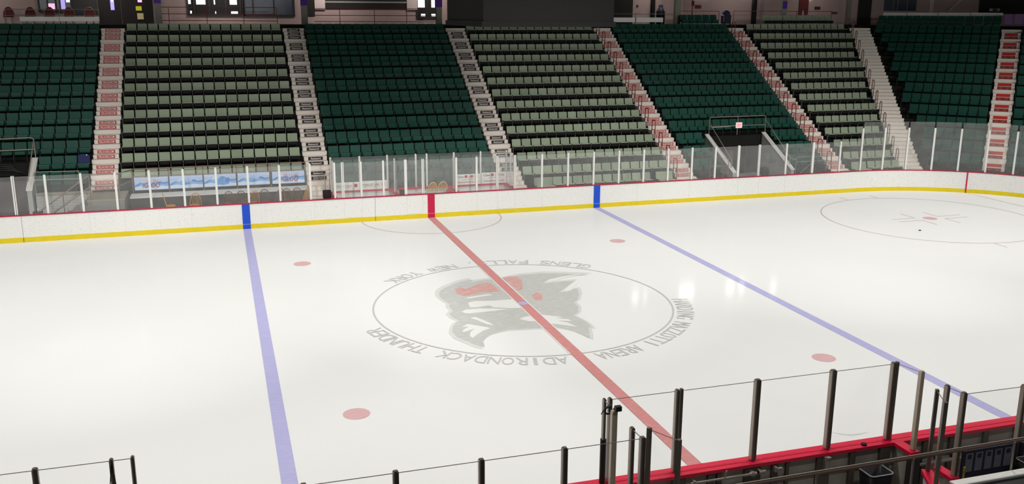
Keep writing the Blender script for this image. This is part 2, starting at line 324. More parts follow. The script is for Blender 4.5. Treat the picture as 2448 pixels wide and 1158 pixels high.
emblem('logo_red', [
 ([(650, 690), (780, 650), (900, 700), (1100, 620), (1300, 545), (1480, 560), (1600, 660), (1720, 745), (1300, 775), (1000, 835), (850, 855), (700, 800)], B, Bs),
 ([(1740, 440), (1900, 400), (2060, 400), (2200, 490), (2210, 700), (2120, 740)], B, Bs),
 ([(490, 860), (600, 770), (740, 800), (740, 955), (580, 955)], (1220, 620), Bs),
], M['logo_red'], .0076)
def arc_text(name, txt, a0, a1, inward):
    """letters round the centre ring; a0 -> a1 in plan degrees, first to last letter"""
    mb = MB(); n = len(txt); h = .5
    for i, ch in enumerate(txt):
        if ch == ' ': continue
        a = math.radians(a0+(a1-a0)*(i+.5)/n); rad = Vector((math.cos(a), math.sin(a), 0)); dirn = Vector((-math.sin(a), math.cos(a), 0))*(1 if a1 > a0 else -1)
        up = -rad if inward else rad
        pitchw = abs(math.radians(a1-a0))*4.95/n*.9
        w = pitchw*(.3 if ch in "I',." else 1); hh = h*(.2 if ch in ',.' else 1)
        c = rad*4.95+up*((hh-h)/2 if ch in ',.' else 0)+Vector((0, 0, .0085))
        letter(mb, ch, c, dirn, up, w, hh)
    icepart(name, mb, M['letter_ice'])
arc_text('ring_lettering', 'HARDING MAZZOTTI ARENA', -11, -85, False)
arc_text('ring_lettering', 'ADIRONDACK THUNDER', -94, -168, False)
arc_text('ring_lettering', 'GLENS FALLS, NEW YORK', 43, 136, True)
# dark scrape on the ice by the near boards
p = [onZ(x, y, .004) for x, y in ((1985, 1034), (2010, 1039), (2030, 1042), (2052, 1040), (2075, 1034), (2052, 1037), (2030, 1039), (2010, 1037))]
icepart('skid_mark', MB().poly([tuple(q) for q in reversed(p)]), M['lgrey_ice'])
puck = onZ(2199, 552, 0)
tag(MB().lathe([(0, 0.004), (.05, .004), (.05, .03), (0, .03)], tuple(puck), 16).build('puck', M['black']), 'tiny black puck lying below the right faceoff spot', 'puck')

# bowl rows
def YK(k): return 16.4475+.8665*k
def ZK(k): return 1.9282+.53757*k
def DK(k): return 30.8+.8665*k          # 45 degree corner rows
def BK(k): return (DK(k)*math.sqrt(2)-YK(k), YK(k))
BS = .714          # half width of the corner aisle measured along each row
def LK(k): return BK(k)[0]-BS
TUN = [(-19.35, -15.98), (15.62, 19.2)]
def terr_span(mb, k, xa, xb, z0=-.02, nxt=None):
    """straight terrace step: top and front riser"""
    y0, y1 = YK(k), YK(k+1); z = ZK(k); zb = ZK(k-1) if nxt is None else nxt
    xe0 = LK(k) if xb is None else xb; xe1 = LK(k+1) if xb is None else xb
    mb.poly([(xa, y0, z), (xe0, y0, z), (xe1, y1, z), (xa, y1, z)]); mb.poly([(xa, y0, zb), (xe0, y0, zb), (xe0, y0, z), (xa, y0, z)])
FLOORZ = .45
tb = MB()
for k in range(-2, 11):
    if k >= 1: spans = [(-27., None)]
    elif k == -2: spans = [(-4.4, TUN[1][0])]+[(TUN[1][1], None)]
    else: spans = [(-27., TUN[0][0]), (TUN[0][1], TUN[1][0]), (TUN[1][1], None)]
    for a, b in spans:
        first = (k == -2) or (k == -1 and a < -4.4)
        if k == -1 and a == TUN[0][1]:
            terr_span(tb, k, a, -4.4, nxt=FLOORZ-.1); terr_span(tb, k, -4.4, b); continue
        terr_span(tb, k, a, b, nxt=FLOORZ-.1 if first else None)
    # corner
    zl = ZK(k-1) if k > -2 else FLOORZ-.1
    y0 = Vector((*BK(k), ZK(k)))+T45*BS; y1 = Vector((*BK(k+1), ZK(k)))+T45*BS; L = 22
    tb.poly([(LK(k), YK(k), ZK(k)), y0, y1, (LK(k+1), YK(k+1), ZK(k))]); tb.poly([(LK(k), YK(k), zl), (y0.x, y0.y, zl), y0, (LK(k), YK(k), ZK(k))])
    tb.poly([y0, y0+T45*L, y1+T45*L, y1]); dz = Vector((0, 0, ZK(k)-(ZK(k-1) if k > -2 else FLOORZ-.1)))
    tb.poly([y0-dz, y0+T45*L-dz, y0+T45*L, y0])
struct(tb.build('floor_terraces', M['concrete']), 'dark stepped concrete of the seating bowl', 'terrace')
# concourse floor with its kerb
cb = MB(); k = 11; CZ = 8.02
a, b2 = Vector((*BK(11), 0)), Vector((BK(11)[0]+2, 31, 0))
def zz(p, z): return (p.x, p.y, z)
L = 22
for (y, z0, z1) in ((YK(11), ZK(10), ZK(11)),):
    cb.poly([(-27, y, z0), (LK(11), y, z0), (LK(11), y, z1), (-27, y, z1)])
    q = Vector((*BK(11), 0))+T45*BS; cb.poly([(LK(11), y, z0), zz(q, z0), zz(q, z1), (LK(11), y, z1)]); cb.poly([(LK(11), y, z1), zz(q, z1), (BK(11)[0], y, z1)]); cb.poly([zz(q, z0), zz(q+T45*L, z0), zz(q+T45*L, z1), zz(q, z1)])
q0, q1 = Vector((*BK(11), 0)), Vector((*BK(12.2), 0)); q2 = Vector((BK(16)[0], YK(16), 0))
cb.poly([(-27, q0.y, ZK(11)), zz(q0, ZK(11)), zz(q1, ZK(11)), (-27, q1.y, ZK(11))]); cb.poly([zz(q0, ZK(11)), zz(q0+T45*L, ZK(11)), zz(q1+T45*L, ZK(11)), zz(q1, ZK(11))])
cb.poly([(-27, q1.y, ZK(11)), zz(q1, ZK(11)), zz(q1, CZ), (-27, q1.y, CZ)]); cb.poly([zz(q1, ZK(11)), zz(q1+T45*L, ZK(11)), zz(q1+T45*L, CZ), zz(q1, CZ)])
cb.poly([(-27, q1.y, CZ), zz(q1, CZ), zz(q2, CZ), (-27, q2.y, CZ)]); cb.poly([zz(q1, CZ), zz(q1+T45*L, CZ), zz(q2+T45*L, CZ), zz(q2, CZ)])
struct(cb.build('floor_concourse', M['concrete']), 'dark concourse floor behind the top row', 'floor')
# floor round the rink
fb = MB(); far_in = rink_path(.12)
fb.strip([(x, y, FLOORZ) for x, y in far_in], [(XL, 16, FLOORZ), (CRX-10, 16, FLOORZ)]+[(x, y, FLOORZ) for x, y in arc(CRR+5, 0, 90, 36)]+[(CRX+CRR+5, 0, FLOORZ)])
fb.box(-27, 31, -16, -13.24, -.1, -.02)
struct(fb.build('floor_surround', M['floorc']), 'grey concrete floor around the rink boards', 'floor')
# back wall of the concourse: straight then turning with the corner, lower band then window band
WY = 30.
DW = 44.3
Wc = (DW*math.sqrt(2)-WY, WY)
WTOP = 14.
wb = MB()
wb.poly([(-27, WY, CZ-.1), (Wc[0], WY, CZ-.1), (Wc[0], WY, WTOP), (-27, WY, WTOP)])
wq = Vector((Wc[0], Wc[1], 0)); wb.poly([zz(wq, CZ-.1), zz(wq+T45*22, CZ-.1), zz(wq+T45*22, WTOP), zz(wq, WTOP)])
struct(wb.build('wall_back', M['pink']), 'dim pinkish block wall at the back of the concourse', 'wall')
struct(MB().box(-27.2, -27, -16, 31, -.1, 16).build('wall_left', M['concrete']), 'dark side wall of the arena beyond the frame', 'wall')
struct(MB().box(-32, 62, -34, 36, 16, 16.2).build('ceiling', M['ceil']), 'dark roof deck high over the ice', 'ceiling')

# ================================================================== BOARDS
far_root = thing('dasher_boards', 'long white far rink boards with yellow kickplate and red cap', 'rink boards', (0, 12.95, 0))
def far_part(name, o0, o1, z0, z1, m):
    a, b = rink_path(o0), rink_path(o1)
    mb = MB(); mb.strip([(x, y, z0) for x, y in a], [(x, y, z1) for x, y in a]); mb.strip([(x, y, z1) for x, y in a], [(x, y, z1) for x, y in b]); mb.strip([(x, y, z1) for x, y in b], [(x, y, z0) for x, y in b])
    return mb.build(name, m, far_root, world=True)
far_part('board_facing', 0, .11, .19, 1.035, M['board'])
far_part('kickplate', -.012, .1, 0, .195, M['yellow'])
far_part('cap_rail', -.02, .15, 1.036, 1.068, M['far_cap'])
def mark(name, x, w, m):
    MB().box(x-w/2, x+w/2, 12.93, 12.96, .2, 1.03).box(x-w/2, x+w/2, 12.925, 12.95, .003, .193).build(name, m, far_root, world=True)
    MB().box(x-w/2, x-w/2+.02, 12.931, 12.951, .193, .2).box(x-w/2, x+w/2, 12.929, 12.95, .192, .201).build('white_mark_edge', M['white'], far_root, world=True)
mark('blue_line_mark', -25.5*FT, .31, M['blue']); mark('red_line_mark', 0, .31, M['red']); mark('blue_line_mark', 25.5*FT, .31, M['blue'])
ga = math.radians(37.1); gm = MB(); T = Matrix.Translation((CRX, CRY, 0)) @ Matrix.Rotation(-ga, 4, 'Z')
gm.box(-.03, .03, CRR-.03, CRR, .0, 1.04, T=T); gm.build('goal_line_mark', M['red'], far_root, world=True)
for x in (-16.1, -13.7, -12.4, -11.1, -9.9, -7.0, -5.0, -3.76, -3.0, -2.45, -1.06, -.36, 2.06, 3.0, 3.83, 5.1, 9.8, 12.5, 15.1, 16.24, 17.7):
    dk = x in (-16.1, -2.45); q = MB().box(x-.005, x+.005, 12.946, 12.96, .19, 1.03)
    if dk: q.box(x-.008, x+.008, 12.93, 12.96, 0, .19)
    q.build('panel_seam', M['dark' if dk else 'seam'], far_root, world=True)
for a, b in ((-3.7, -3.0), (-1.05, -.4), (3.0, 3.8)): MB().box(a, b, 12.945, 12.96, .212, .224).build('gate_sill_seam', M['seam'], far_root, world=True)
near_root = thing('dasher_boards', 'near rink boards seen from behind with bright red cap', 'rink boards', (0, -13.05, 0))
MB().box(-27, 27, -13.05, -12.95, .19, 1.03).build('board_facing', M['board'], near_root, world=True)
MB().box(-27, 27, -13.05, -12.938, 0, .19).build('kickplate', M['yellow'], near_root, world=True)
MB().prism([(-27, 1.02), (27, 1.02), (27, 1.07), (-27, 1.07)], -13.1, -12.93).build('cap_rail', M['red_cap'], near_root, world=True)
MB().box(-27, 27, -13.215, -13.1, 1.0, 1.062).build('cap_ledge', M['red_cap'], near_root, world=True)
MB().box(-27, 27, -13.14, -13.05, -.02, 1.0).build('back_panel', M['boardgrey'], near_root, world=True)
for xa, xb in [(-2.95, -2.7), (-1.6, -1.35), (-.92, -.8), (-.74, -.65), (-.2, .12), (.35, .47), (.64, .7), (1.28, 1.56), (1.98, 2.1), (2.63, 2.86), (3.6, 3.72), (4.2, 4.4), (5.0, 5.12), (5.75, 6.0), (6.8, 6.95), (-4.2, -4.0), (-5.5, -5.3)]:
    MB().box(xa, xb, -13.2, -13.14, -.02, 1.0).build('frame_upright', M['upright'], near_root, world=True)
MB().box(-2.9, 8, -13.19, -13.14, .66, .69).box(-2.9, 8, -13.19, -13.14, .0, .1).build('frame_rail', M['upright'], near_root, world=True)
lt = MB(); lt.tube([(-1.3, -13.28, .915), (-.06, -13.28, .915)], .022, 10); lt.tube([(-.16, -13.28, .915), (-.02, -13.28, .915)], .034, 10); lt.tube([(-.64, -13.28, .915), (-.62, -13.28, 1.04)], .014); lt.tube([(-.62, -13.28, 1.035), (-.6, -13.28, 1.055)], .018)
lt.tube([(.03, -13.28, .925), (.16, -13.28, .925)], .034, 10); lt.box(-1.25, -1.2, -13.3, -13.2, .87, .95); lt.box(-.12, -.06, -13.3, -13.2, .87, .95); lt.box(.03, .08, -13.29, -13.2, .89, .96)
lt.build('gate_latch_bar', M['railgrey'], near_root, world=True)
MB().tube([(.38, -13.27, .93), (.5, -13.27, .93)], .028, 10).box(.36, .4, -13.29, -13.14, .88, .97).build('gate_latch', M['railgrey'], near_root, world=True)
MB().box(1.4, 1.5, -13.27, -13.19, .72, 1.0).tube([(1.42, -13.28, .99), (1.5, -13.28, .99)], .02, 10).build('gate_hinge', M['railgrey'], near_root, world=True)
tag(MB().lathe([(0, 0), (.05, 0), (.05, .03), (0, .03)], (2.3, -13.14, 1.066), 16).build('puck', M['black']), 'black puck resting on the near red cap', 'puck')

# ================================================================== GLASS
def pane(label, a, b, z0, z1, group, m='glass', edge=True):
    """a, b plan points"""
    a, b = Vector((*a, 0)), Vector((*b, 0)); d = (b-a); L = d.length; ang = math.atan2(d.y, d.x)
    mid = (a+b)/2
    o = MB().box(-L/2, L/2, -.006, .006, 0, z1-z0).build('rink_glass', M[m]); o.location = (mid.x, mid.y, z0); o.rotation_euler = (0, 0, ang); tag(o, label, 'glass pane', group)
    if edge:
        e = MB().box(-L/2, L/2, -.0065, .0065, z1-z0-.0035, z1-z0+.003).build('top_edge', M['glassedge'], o)
    return o
def post(label, x, y, z0, z1, group, m='post', w=.07, d=.06, rz=0):
    T = None
    mb = MB().bevbox(-w/2, w/2, -d/2, d/2, 0, z1-z0, .008)
    mb.box(-w/2-.008, -w/2+.012, -d/2-.008, d/2+.008, .02, z1-z0-.02, 1); mb.box(w/2-.012, w/2+.008, -d/2-.008, d/2+.008, .02, z1-z0-.02)
    o = mb.build('glass_stanchion', [M[m], M['lip' if m == 'dpost' else m]]); o.location = (x, y, z0); o.rotation_euler = (0, 0, rz); return tag(o, label, 'post', group)  # dull posts get one edge strip paler than the body
GF = 'glass panes along the far boards'; GP = 'white posts along the far boards'
FX = [(-16.25, 1), (-15.14, 0), (-13.87, 0), (-12.63, 0), (-11.38, 0), (-10.11, 0), (-8.86, 0), (-7.62, 0), (-6.36, 0), (-5.12, 0), (-4.11, 0), (-3.77, 1), (-3.0, 0), (-2.05, 0), (-1.09, 2), (-.33, 1), (1.15, 0), (2.07, 0), (3.02, 1), (3.84, 1), (5.11, 0), (6.36, 0), (7.61, 0), (8.86, 0), (10.11, 0), (11.36, 0), (12.6, 0), (13.84, 0), (15.09, 2), (16.22, 1), (17.72, 0), (19.24, 2), (20.8, 0)]
YG = 13.03
for i, (x, t) in enumerate(FX):
    lab = f'white metal post on the far boards, {nth(i+1)} from the left'
    if t == 1:
        o = post(lab, x-.032, YG, 1.07, 2.6, GP, w=.036); MB().bevbox(.046, .082, -.03, .03, 0, 1.53, .006).build('second_upright', M['post'], o)
    else: post(lab, x, YG, 1.07, 2.6, GP, w=.1 if t == 2 else .068)
    if i == 0: pane('clear glass pane on the far boards at the left edge', (-18.3, YG), (x-.06, YG), 1.07, 2.55, GF)
    if i+1 < len(FX):
        w0 = .055 if t else .035; w1 = .055 if FX[i+1][1] else .035
        if x == -5.12: continue
        pane(f'clear glass pane on the far boards, right of the {nth(i+1)} post from the left', (x+w0, YG), (FX[i+1][0]-w1, YG), 1.07, 2.56 if i < 32 else 2.56, GF)
pane('clear glass pane on the far boards where the tall corner glass begins', (20.84, YG), (21.95, YG), 1.07, 2.56, GF)
def cyl(a, r=CRR+.08): return (CRX+r*math.sin(math.radians(a)), CRY+r*math.cos(math.radians(a)))
CA = [.6, 8.95, 17.1, 25.6, 33.9, 42.25, 50.5, 58.8]
for i, a in enumerate(CA):
    x, y = cyl(a)
    o = post(f'tall white post on the curved corner boards, {nth(i+1)} from the left', x, y, 1.07, 3.2, 'posts of the curved corner glass', rz=-math.radians(a))
    MB().box(-.008, .008, -.008, .008, 2.1, 2.42).build('glass_clip_strip', M['dark'], o)
    if i+1 < len(CA):
        n = 3
        p0, p1 = cyl(a+.28), cyl(CA[i+1]-.28)
        pane(f'tall clear corner glass pane, {nth(i+1)} from the left', p0, p1, 1.07, 3.5, 'tall corner glass panes', edge=False)

# penalty boxes behind the far boards
pb = thing('penalty_box_wall', 'white penalty box walls with red caps behind the far glass', 'wall', (0, 14.55, FLOORZ))
MB().box(-4.15, 3.95, 14.5, 14.62, FLOORZ, 1.03).build('back_board', M['white'], pb, world=True)
MB().box(-4.15, 3.95, 14.45, 14.66, 1.03, 1.08).build('back_cap', M['red_cap'], pb, world=True)
for x in (-4.1, -1.44, 1.2, 3.86):
    MB().box(x-.05, x+.05, 13.12, 14.5, FLOORZ, 1.03).build('side_board', M['white'], pb, world=True)
    MB().box(x-.1, x+.1, 13.1, 14.46, 1.03, 1.075).build('side_cap', M['red_cap'], pb, world=True)
PX = [-4.09, -2.83, -1.61, -.33, .17, 1.42, 2.67, 3.9]
for i, x in enumerate(PX):
    post(f'white post at the back of the penalty boxes, {nth(i+1)} from the left', x, 14.55, 1.08, 2.6, 'posts at the back of the penalty boxes', w=.06)
    if i+1 < len(PX): pane(f'clear glass pane at the back of the penalty boxes, {nth(i+1)} from the left', (x+.04, 14.55), (PX[i+1]-.04, 14.55), 1.08, 2.57, 'glass panes at the back of the penalty boxes', edge=False)
for x, nm in ((-4.1, 'left end'), (-1.44, 'left side of the timekeeper box'), (1.2, 'right side of the timekeeper box'), (3.86, 'right end')):
    pane(f'clear glass divider of the penalty boxes at the {nm}', (x, 13.12), (x, 14.5), 1.075, 2.55, 'glass dividers of the penalty boxes', edge=False)
    post(f'slim white post in the penalty box divider at the {nm}', x, 13.75, 1.075, 2.56, 'posts in the penalty box dividers', w=.04, d=.04)
def sponsor(x0, x1, z0, z1, kind, label):
    o = MB().box(x0, x1, 14.475, 14.495, z0, z1).build('sponsor_panel', M['swhite']); tag(o, label, 'sign', 'sponsor panels in the penalty boxes')
    mb = MB(); cx = (x0+x1)/2; w = x1-x0; h = z1-z0
    Y = 14.474
    if kind == 0:
        letter(mb, 'STANCLIFT LAW', (cx-.13*w, Y, z0+.56*h), (1, 0, 0), (0, 0, 1), w*.66, h*.22, 0, .002); mb.box(cx-.45*w, cx+.2*w, Y-.002, Y, z0+.36*h, z0+.38*h, 0)
        mb.box(cx+.3*w, cx+.42*w, Y-.002, Y, z0+.38*h, z0+.76*h, 1); letter(mb, 'S', (cx+.36*w, Y-.003, z0+.57*h), (1, 0, 0), (0, 0, 1), w*.05, h*.22, 0)
    else:
        letter(mb, 'Clean', (cx-.29*w, Y, z0+.77*h), (1, 0, 0), (0, 0, 1), w*.28, h*.2, 0, .012); letter(mb, 'It', (cx+.07*w, Y, z0+.77*h), (1, 0, 0), (0, 0, 1), w*.045, h*.18, 0, .012); letter(mb, 'Out', (cx+.34*w, Y, z0+.77*h), (1, 0, 0), (0, 0, 1), w*.17, h*.19, 0, .012)
        mb.box(cx-.12*w, cx-.01*w, Y-.002, Y, z0+.66*h, z0+.9*h, 1); mb.box(cx+.12*w, cx+.22*w, Y-.002, Y, z0+.66*h, z0+.9*h, 1)
        letter(mb, '(518) 747-7858', (cx+.02*w, Y, z0+.5*h), (1, 0, 0), (0, 0, 1), w*.46, h*.11, 2); letter(mb, 'CleanItOut518.com', (cx, Y, z0+.25*h), (1, 0, 0), (0, 0, 1), w*.86, h*.16, 2, .012)
    mb.build('lettering', [M['sblack'], M['sred'], M['letred']], o)
sponsor(-4.02, -2.87, 1.1, 1.47, 0, 'white law sponsor panel in the left penalty box, left of its twin')
sponsor(-2.79, -1.65, 1.1, 1.49, 0, 'white law sponsor panel in the left penalty box, right of its twin')
sponsor(1.46, 2.63, 1.1, 1.58, 1, 'white cleaning sponsor panel in the right penalty box, left of its twin')
sponsor(2.71, 3.87, 1.1, 1.61, 1, 'white cleaning sponsor panel in the right penalty box, right of its twin')
o = thing('scorer_shelf', 'white timekeeper shelf behind the glass at the red line', 'shelf', (0, 13.35, FLOORZ))
MB().box(-1.35, 1.1, 13.16, 13.5, 1.0, 1.04).build('shelf_top', M['white'], o, world=True); MB().box(-1.3, -1.26, 13.2, 13.45, FLOORZ, 1.0).build('leg', M['white'], o, world=True); MB().box(1.0, 1.04, 13.2, 13.45, FLOORZ, 1.0).build('leg', M['white'], o, world=True)
tag(MB().bevbox(-1.32, -1.1, 13.2, 13.35, 1.04, 1.24, .02).build('control_box', M['black']), 'small black control box on the timekeeper shelf', 'control box')
tag(MB().bevbox(.78, 1.02, 13.2, 13.4, 1.04, 1.15, .03).build('headset_case', M['sred']), 'small dark red case on the timekeeper shelf', 'case')
tag(MB().box(.3, .58, 13.2, 13.42, 1.04, 1.065).build('paper_stack', M['swhite']), 'small stack of white papers on the timekeeper shelf', 'paper')

# near side glass (walkway between the team benches)
GN = 'glass panes around the near walkway'; GQ = 'dark posts around the near walkway'
def npost(label, x, y, z0=1.07, z1=2.6, m='dpost', w=.06, d=.06, rz=0): return post(label, x, y, z0, z1, GQ, m, w, d, rz)
YN = -13.07
def twin(lab, x):
    o = npost(lab, x-.038, YN, w=.05); MB().bevbox(.055, .105, -.03, .03, 0, 1.53, .006).build('second_upright', M['dpost'], o); return o
p1 = npost('dull metal post with black foam pad at the left end of the walkway glass', -2.86, YN, w=.035, d=.05); MB().prism([(.05*math.cos(2*PI*i/12), .05*math.sin(2*PI*i/12)) for i in range(12)], 0, .8, T=Matrix.Rotation(PI/2, 4, 'X')).build('foam_pad', M['black'], p1)
npost('short dull metal post beside the foam padded post', -2.76, YN, 1.07, 2.6, w=.045)
twin('paired dull metal posts, second post group of the walkway glass', -1.495); npost('dull metal post in the middle of the walkway glass', .01, YN, w=.085, d=.07); npost('dull metal post right of the middle of the walkway glass', 1.545, YN, w=.085, d=.07)
twin('paired dull metal posts at the right corner of the walkway glass', 2.865)
for i, (a, b) in enumerate(((-2.72, -1.57), (-1.4, -.045), (.065, 1.49), (1.6, 2.78))): pane(f'large clear pane of the near walkway glass, {nth(i+1)} from the left', (a, YN), (b, YN), 1.07, 2.56, GN, 'nglass')
p2 = npost('tall light metal post with clamp at the left walkway corner', -2.9, -13.56, -.02, 2.6, 'lpost', .075, .07)
pane('narrow clear pane between padded post and clamp post', (-2.86, -13.11), (-2.9, -13.52), 1.07, 2.56, GN, 'nglass')
cl = MB(); cl.tube([(-2.88, -13.36, 2.6), (-2.88, -13.36, 2.48)], .03); cl.tube([(-2.9, -13.3, 2.56), (-2.86, -13.44, 2.53), (-2.88, -13.54, 2.62), (-2.86, -13.62, 2.66)], .02); cl.tube([(-2.94+.06*math.cos(a), -13.42, 2.54+.06*math.sin(a)) for a in [i*PI/5 for i in range(10)]], .016, closed=True)
cl.box(-2.9, -2.8, -13.64, -13.56, 2.6, 2.68); cl.tube([(-2.95, -13.3, 2.52), (-3.0, -13.28, 2.42)], .008)
tag(cl.build('camera_clamp', M['black']), 'black camera clamp fixed on top of the light metal post', 'clamp')
npost('slim dull post left of the open left bench gate', -2.88, -14.21, -.02, 2.6, w=.05)
npost('dull corner post where the left bench glass ends', -2.87, -14.56, -.02, 2.6, w=.065)
pane('narrow clear pane between bench gate and left bench glass', (-2.88, -14.25), (-2.87, -14.52), 1.07, 2.56, GN, 'nglass')
def gate(label, a, b, n2):
    g = thing('bench_gate', label, 'gate', (a[0], a[1], 0), 0, 'open bench gates'); d = Vector((b[0]-a[0], b[1]-a[1], 0)); L = d.length; ang = math.atan2(d.y, d.x)
    T = Matrix.Rotation(ang, 4, 'Z')
    MB().bevbox(-.03, .03, -.03, .03, .05, 2.58, .006, T=T).build('gate_post', M['dpost'], g); MB().bevbox(L-.03, L+.03, -.03, .03, .05, 2.58, .006, T=T).build('gate_post', M['dpost'], g)
    MB().box(.03, L-.03, -.006, .006, 1.08, 2.55, T=T).build('gate_glass', M['nglass'], g); MB().box(.03, L-.03, -.0065, .0065, 2.547, 2.554, T=T).build('glass_edge', M['glassedge'], g)
    MB().box(-.05, L+.05, -.09, .09, 1.0, 1.065, T=T).build('gate_cap', M['red_cap'], g); MB().box(-.02, L+.02, -.05, .05, .06, 1.0, T=T).build('gate_panel', M['wallw'], g)
gate('open left bench gate with glass, standing beside the red line', (-2.62, -14.27), (-2.37, -14.77), 0)
gate('open right bench gate with red cap, beside the trash bin', (2.71, -14.31), (2.46, -14.79), 0)
npost('light metal post at the end of the right red return cap', 3.03, -13.56, 1.06, 2.6, 'lpost', .06)
pane('clear pane above the right red return cap', (2.92, -13.11), (3.02, -13.52), 1.07, 2.56, GN, 'nglass')
rw = thing('return_wall', 'short board wall with red cap at the right walkway corner', 'wall', (3.02, -13.35, 0))
MB().box(2.9, 3.1, -13.66, -13.22, 1.0, 1.065).build('cap', M['red_cap'], rw, world=True); MB().box(2.94, 3.06, -13.62, -13.22, 0, 1.0).build('panel', M['boardgrey'], rw, world=True); MB().box(2.9, 3.1, -13.7, -13.58, 0, 1.0).build('end_upright', M['dark'], rw, world=True)
lw_ = thing('return_wall', 'short board wall with red cap at the left walkway corner', 'wall', (-2.89, -13.4, 0))
MB().box(-2.99, -2.79, -13.66, -13.22, 1.0, 1.065).build('cap', M['red_cap'], lw_, world=True); MB().box(-2.95, -2.83, -13.5, -13.22, 0, 1.0).build('panel', M['boardgrey'], lw_, world=True)
sw = thing('return_wall', 'short board stub with red cap below the right bench glass', 'wall', (3.0, -14.4, 0))
MB().box(2.91, 3.09, -14.66, -14.22, 1.0, 1.065).build('cap', M['red_cap'], sw, world=True); MB().box(2.94, 3.06, -14.62, -14.24, 0, 1.0).build('panel', M['boardgrey'], sw, world=True)
npost('slim dull post right of the open right bench gate', 2.99, -14.23, .0, 2.6, w=.05)
npost('dull corner post where the right bench glass begins', 3.03, -14.57, .0, 2.6, w=.065)
pane('narrow clear pane at the start of the right bench glass', (2.99, -14.27), (3.03, -14.53), 1.07, 2.56, GN, 'nglass')
npost('dull post in the right bench glass at the frame edge', 4.27, -14.6, 0, 2.6, w=.065)
pane('clear pane behind the right bench', (3.07, -14.58), (4.23, -14.6), 1.07, 2.56, GN, 'nglass'); pane('clear pane behind the right bench at the frame edge', (4.31, -14.6), (5.6, -14.62), 1.07, 2.56, GN, 'nglass')
LX = [-8.9, -7.85, -6.6, -5.37, -4.11, -2.87]
for i in range(len(LX)-1):
    if i > 0: npost(f'dull post behind the left bench, {nth(i)} from the left', LX[i], -14.55, 0, 2.6, w=.065)
    if i > 0: pane(f'clear pane behind the left bench, {nth(i)} from the left', (LX[i]+.04, -14.55), (LX[i+1]-.04, -14.55), 1.07, 2.56, GN, 'nglass')
npost('dull post of the near glass at the lower left', -11.36, -13.03, w=.06); npost('last dull post of the lower left near glass', -10.1, -13.03, w=.035)
v = npost('dull post with splayed straps in the lower left glass', -10.38, -13.03, w=.04); MB().tube([(0, -.04, 1.45), (-.06, -.05, 1.0), (-.16, -.06, .5)], .006).tube([(0.01, -.04, 1.45), (.05, -.05, 1.0), (.12, -.06, .5)], .006).build('strap', M['black'], v)
pane('clear pane of the lower left near glass, left', (-12.6, -13.03), (-11.4, -13.03), 1.07, 2.56, GN, 'nglass'); pane('clear pane of the lower left near glass, middle', (-11.32, -13.03), (-10.41, -13.03), 1.07, 2.56, GN, 'nglass'); pane('clear pane of the lower left near glass, right', (-10.35, -13.03), (-10.12, -13.03), 1.07, 2.56, GN, 'nglass')
for xa, xb, nm in ((-9.5, -2.84, 'left'), (3.06, 9, 'right')):
    t = thing('bench_back_wall', f'low dark wall carrying the glass behind the {nm} team bench', 'wall', ((xa+xb)/2, -14.57, -.02)); MB().box(xa, xb, -14.62, -14.54, -.02, 1.03).build('wall_panel', M['boardgrey'], t, world=True); MB().box(xa, xb, -14.63, -14.53, 1.03, 1.07).build('wall_cap', M['dark'], t, world=True)
# trash bin, bench items, near rail and parapet
tb_ = thing('trash_bin', 'black trash bin with shiny rim standing by the near boards', 'bin', (2.27, -13.56, -.02))
def rr(hw, hd, r, z, n=5): return [(sx*(hw-r)+r*math.cos(a), sy*(hd-r)+r*math.sin(a), z) for sx, sy, a0 in ((1, 1, 0), (-1, 1, PI/2), (-1, -1, PI), (1, -1, 3*PI/2)) for a in [a0+PI/2*i/n for i in range(n+1)]]
def loops(rs, mi=0, cap=True):
    mb = MB(); n = len(rs[0]); vs = [p for r in rs for p in r]
    mb.raw(vs, [(k*n+i, k*n+(i+1) % n, (k+1)*n+(i+1) % n, (k+1)*n+i) for k in range(len(rs)-1) for i in range(n)], mi, True)
    if cap: mb.raw(vs, [tuple(reversed(range(n)))], mi)
    return mb
loops([rr(.17, .14, .06, 0), rr(.24, .2, .07, .78), rr(.22, .18, .06, .78), rr(.16, .13, .05, .08), rr(.01, .01, .005, .08)]).build('bin_body', M['bin'], tb_)
MB().tube(rr(.24, .2, .07, .785), .014, 6, closed=True).build('bin_rim', M['rim'], tb_)
pp = thing('poster', 'dark navy panel with five printed figures below the right bench glass', 'panel', (3.65, -14.66, 0))
MB().box(3.08, 4.22, -14.68, -14.635, .9, 1.55).build('panel', M['navyposter'], pp, world=True)
for i in range(5):
    x = 3.13+.205*i; MB().box(x, x+.15, -14.69, -14.68, 1.16, 1.5).box(x+.035, x+.115, -14.693, -14.69, 1.4, 1.48, 1).build('printed_figure', [M['posterbit'], M['navyposter']], pp, world=True)
tag(MB().box(4.3, 5.6, -14.7, -14.635, .9, 1.55).box(4.36, 5.5, -14.705, -14.7, 1.15, 1.5, 1).build('poster', [M['navyposter'], M['posterbit']]), 'dark navy panel cut off by the right frame edge', 'panel')
bt = thing('black_bin', 'black plastic bin behind the white parapet at lower right', 'bench', (4.6, -14.95, 0))  # black plastic bin with a bright rim, raised on legs
loops([rr(.42, .2, .04, 1.0), rr(.45, .22, .05, 1.3), rr(.43, .2, .05, 1.3), rr(.38, .16, .04, 1.05)]).build('bin_tub', M['black'], bt); MB().tube(rr(.45, .22, .05, 1.305), .012, 6, closed=True).build('tub_rim', M['rim'], bt)
MB().box(-.35, -.3, -.15, .15, 0, 1.0).build('leg', M['dark'], bt); MB().box(.3, .35, -.15, .15, 0, 1.0).build('leg', M['dark'], bt)
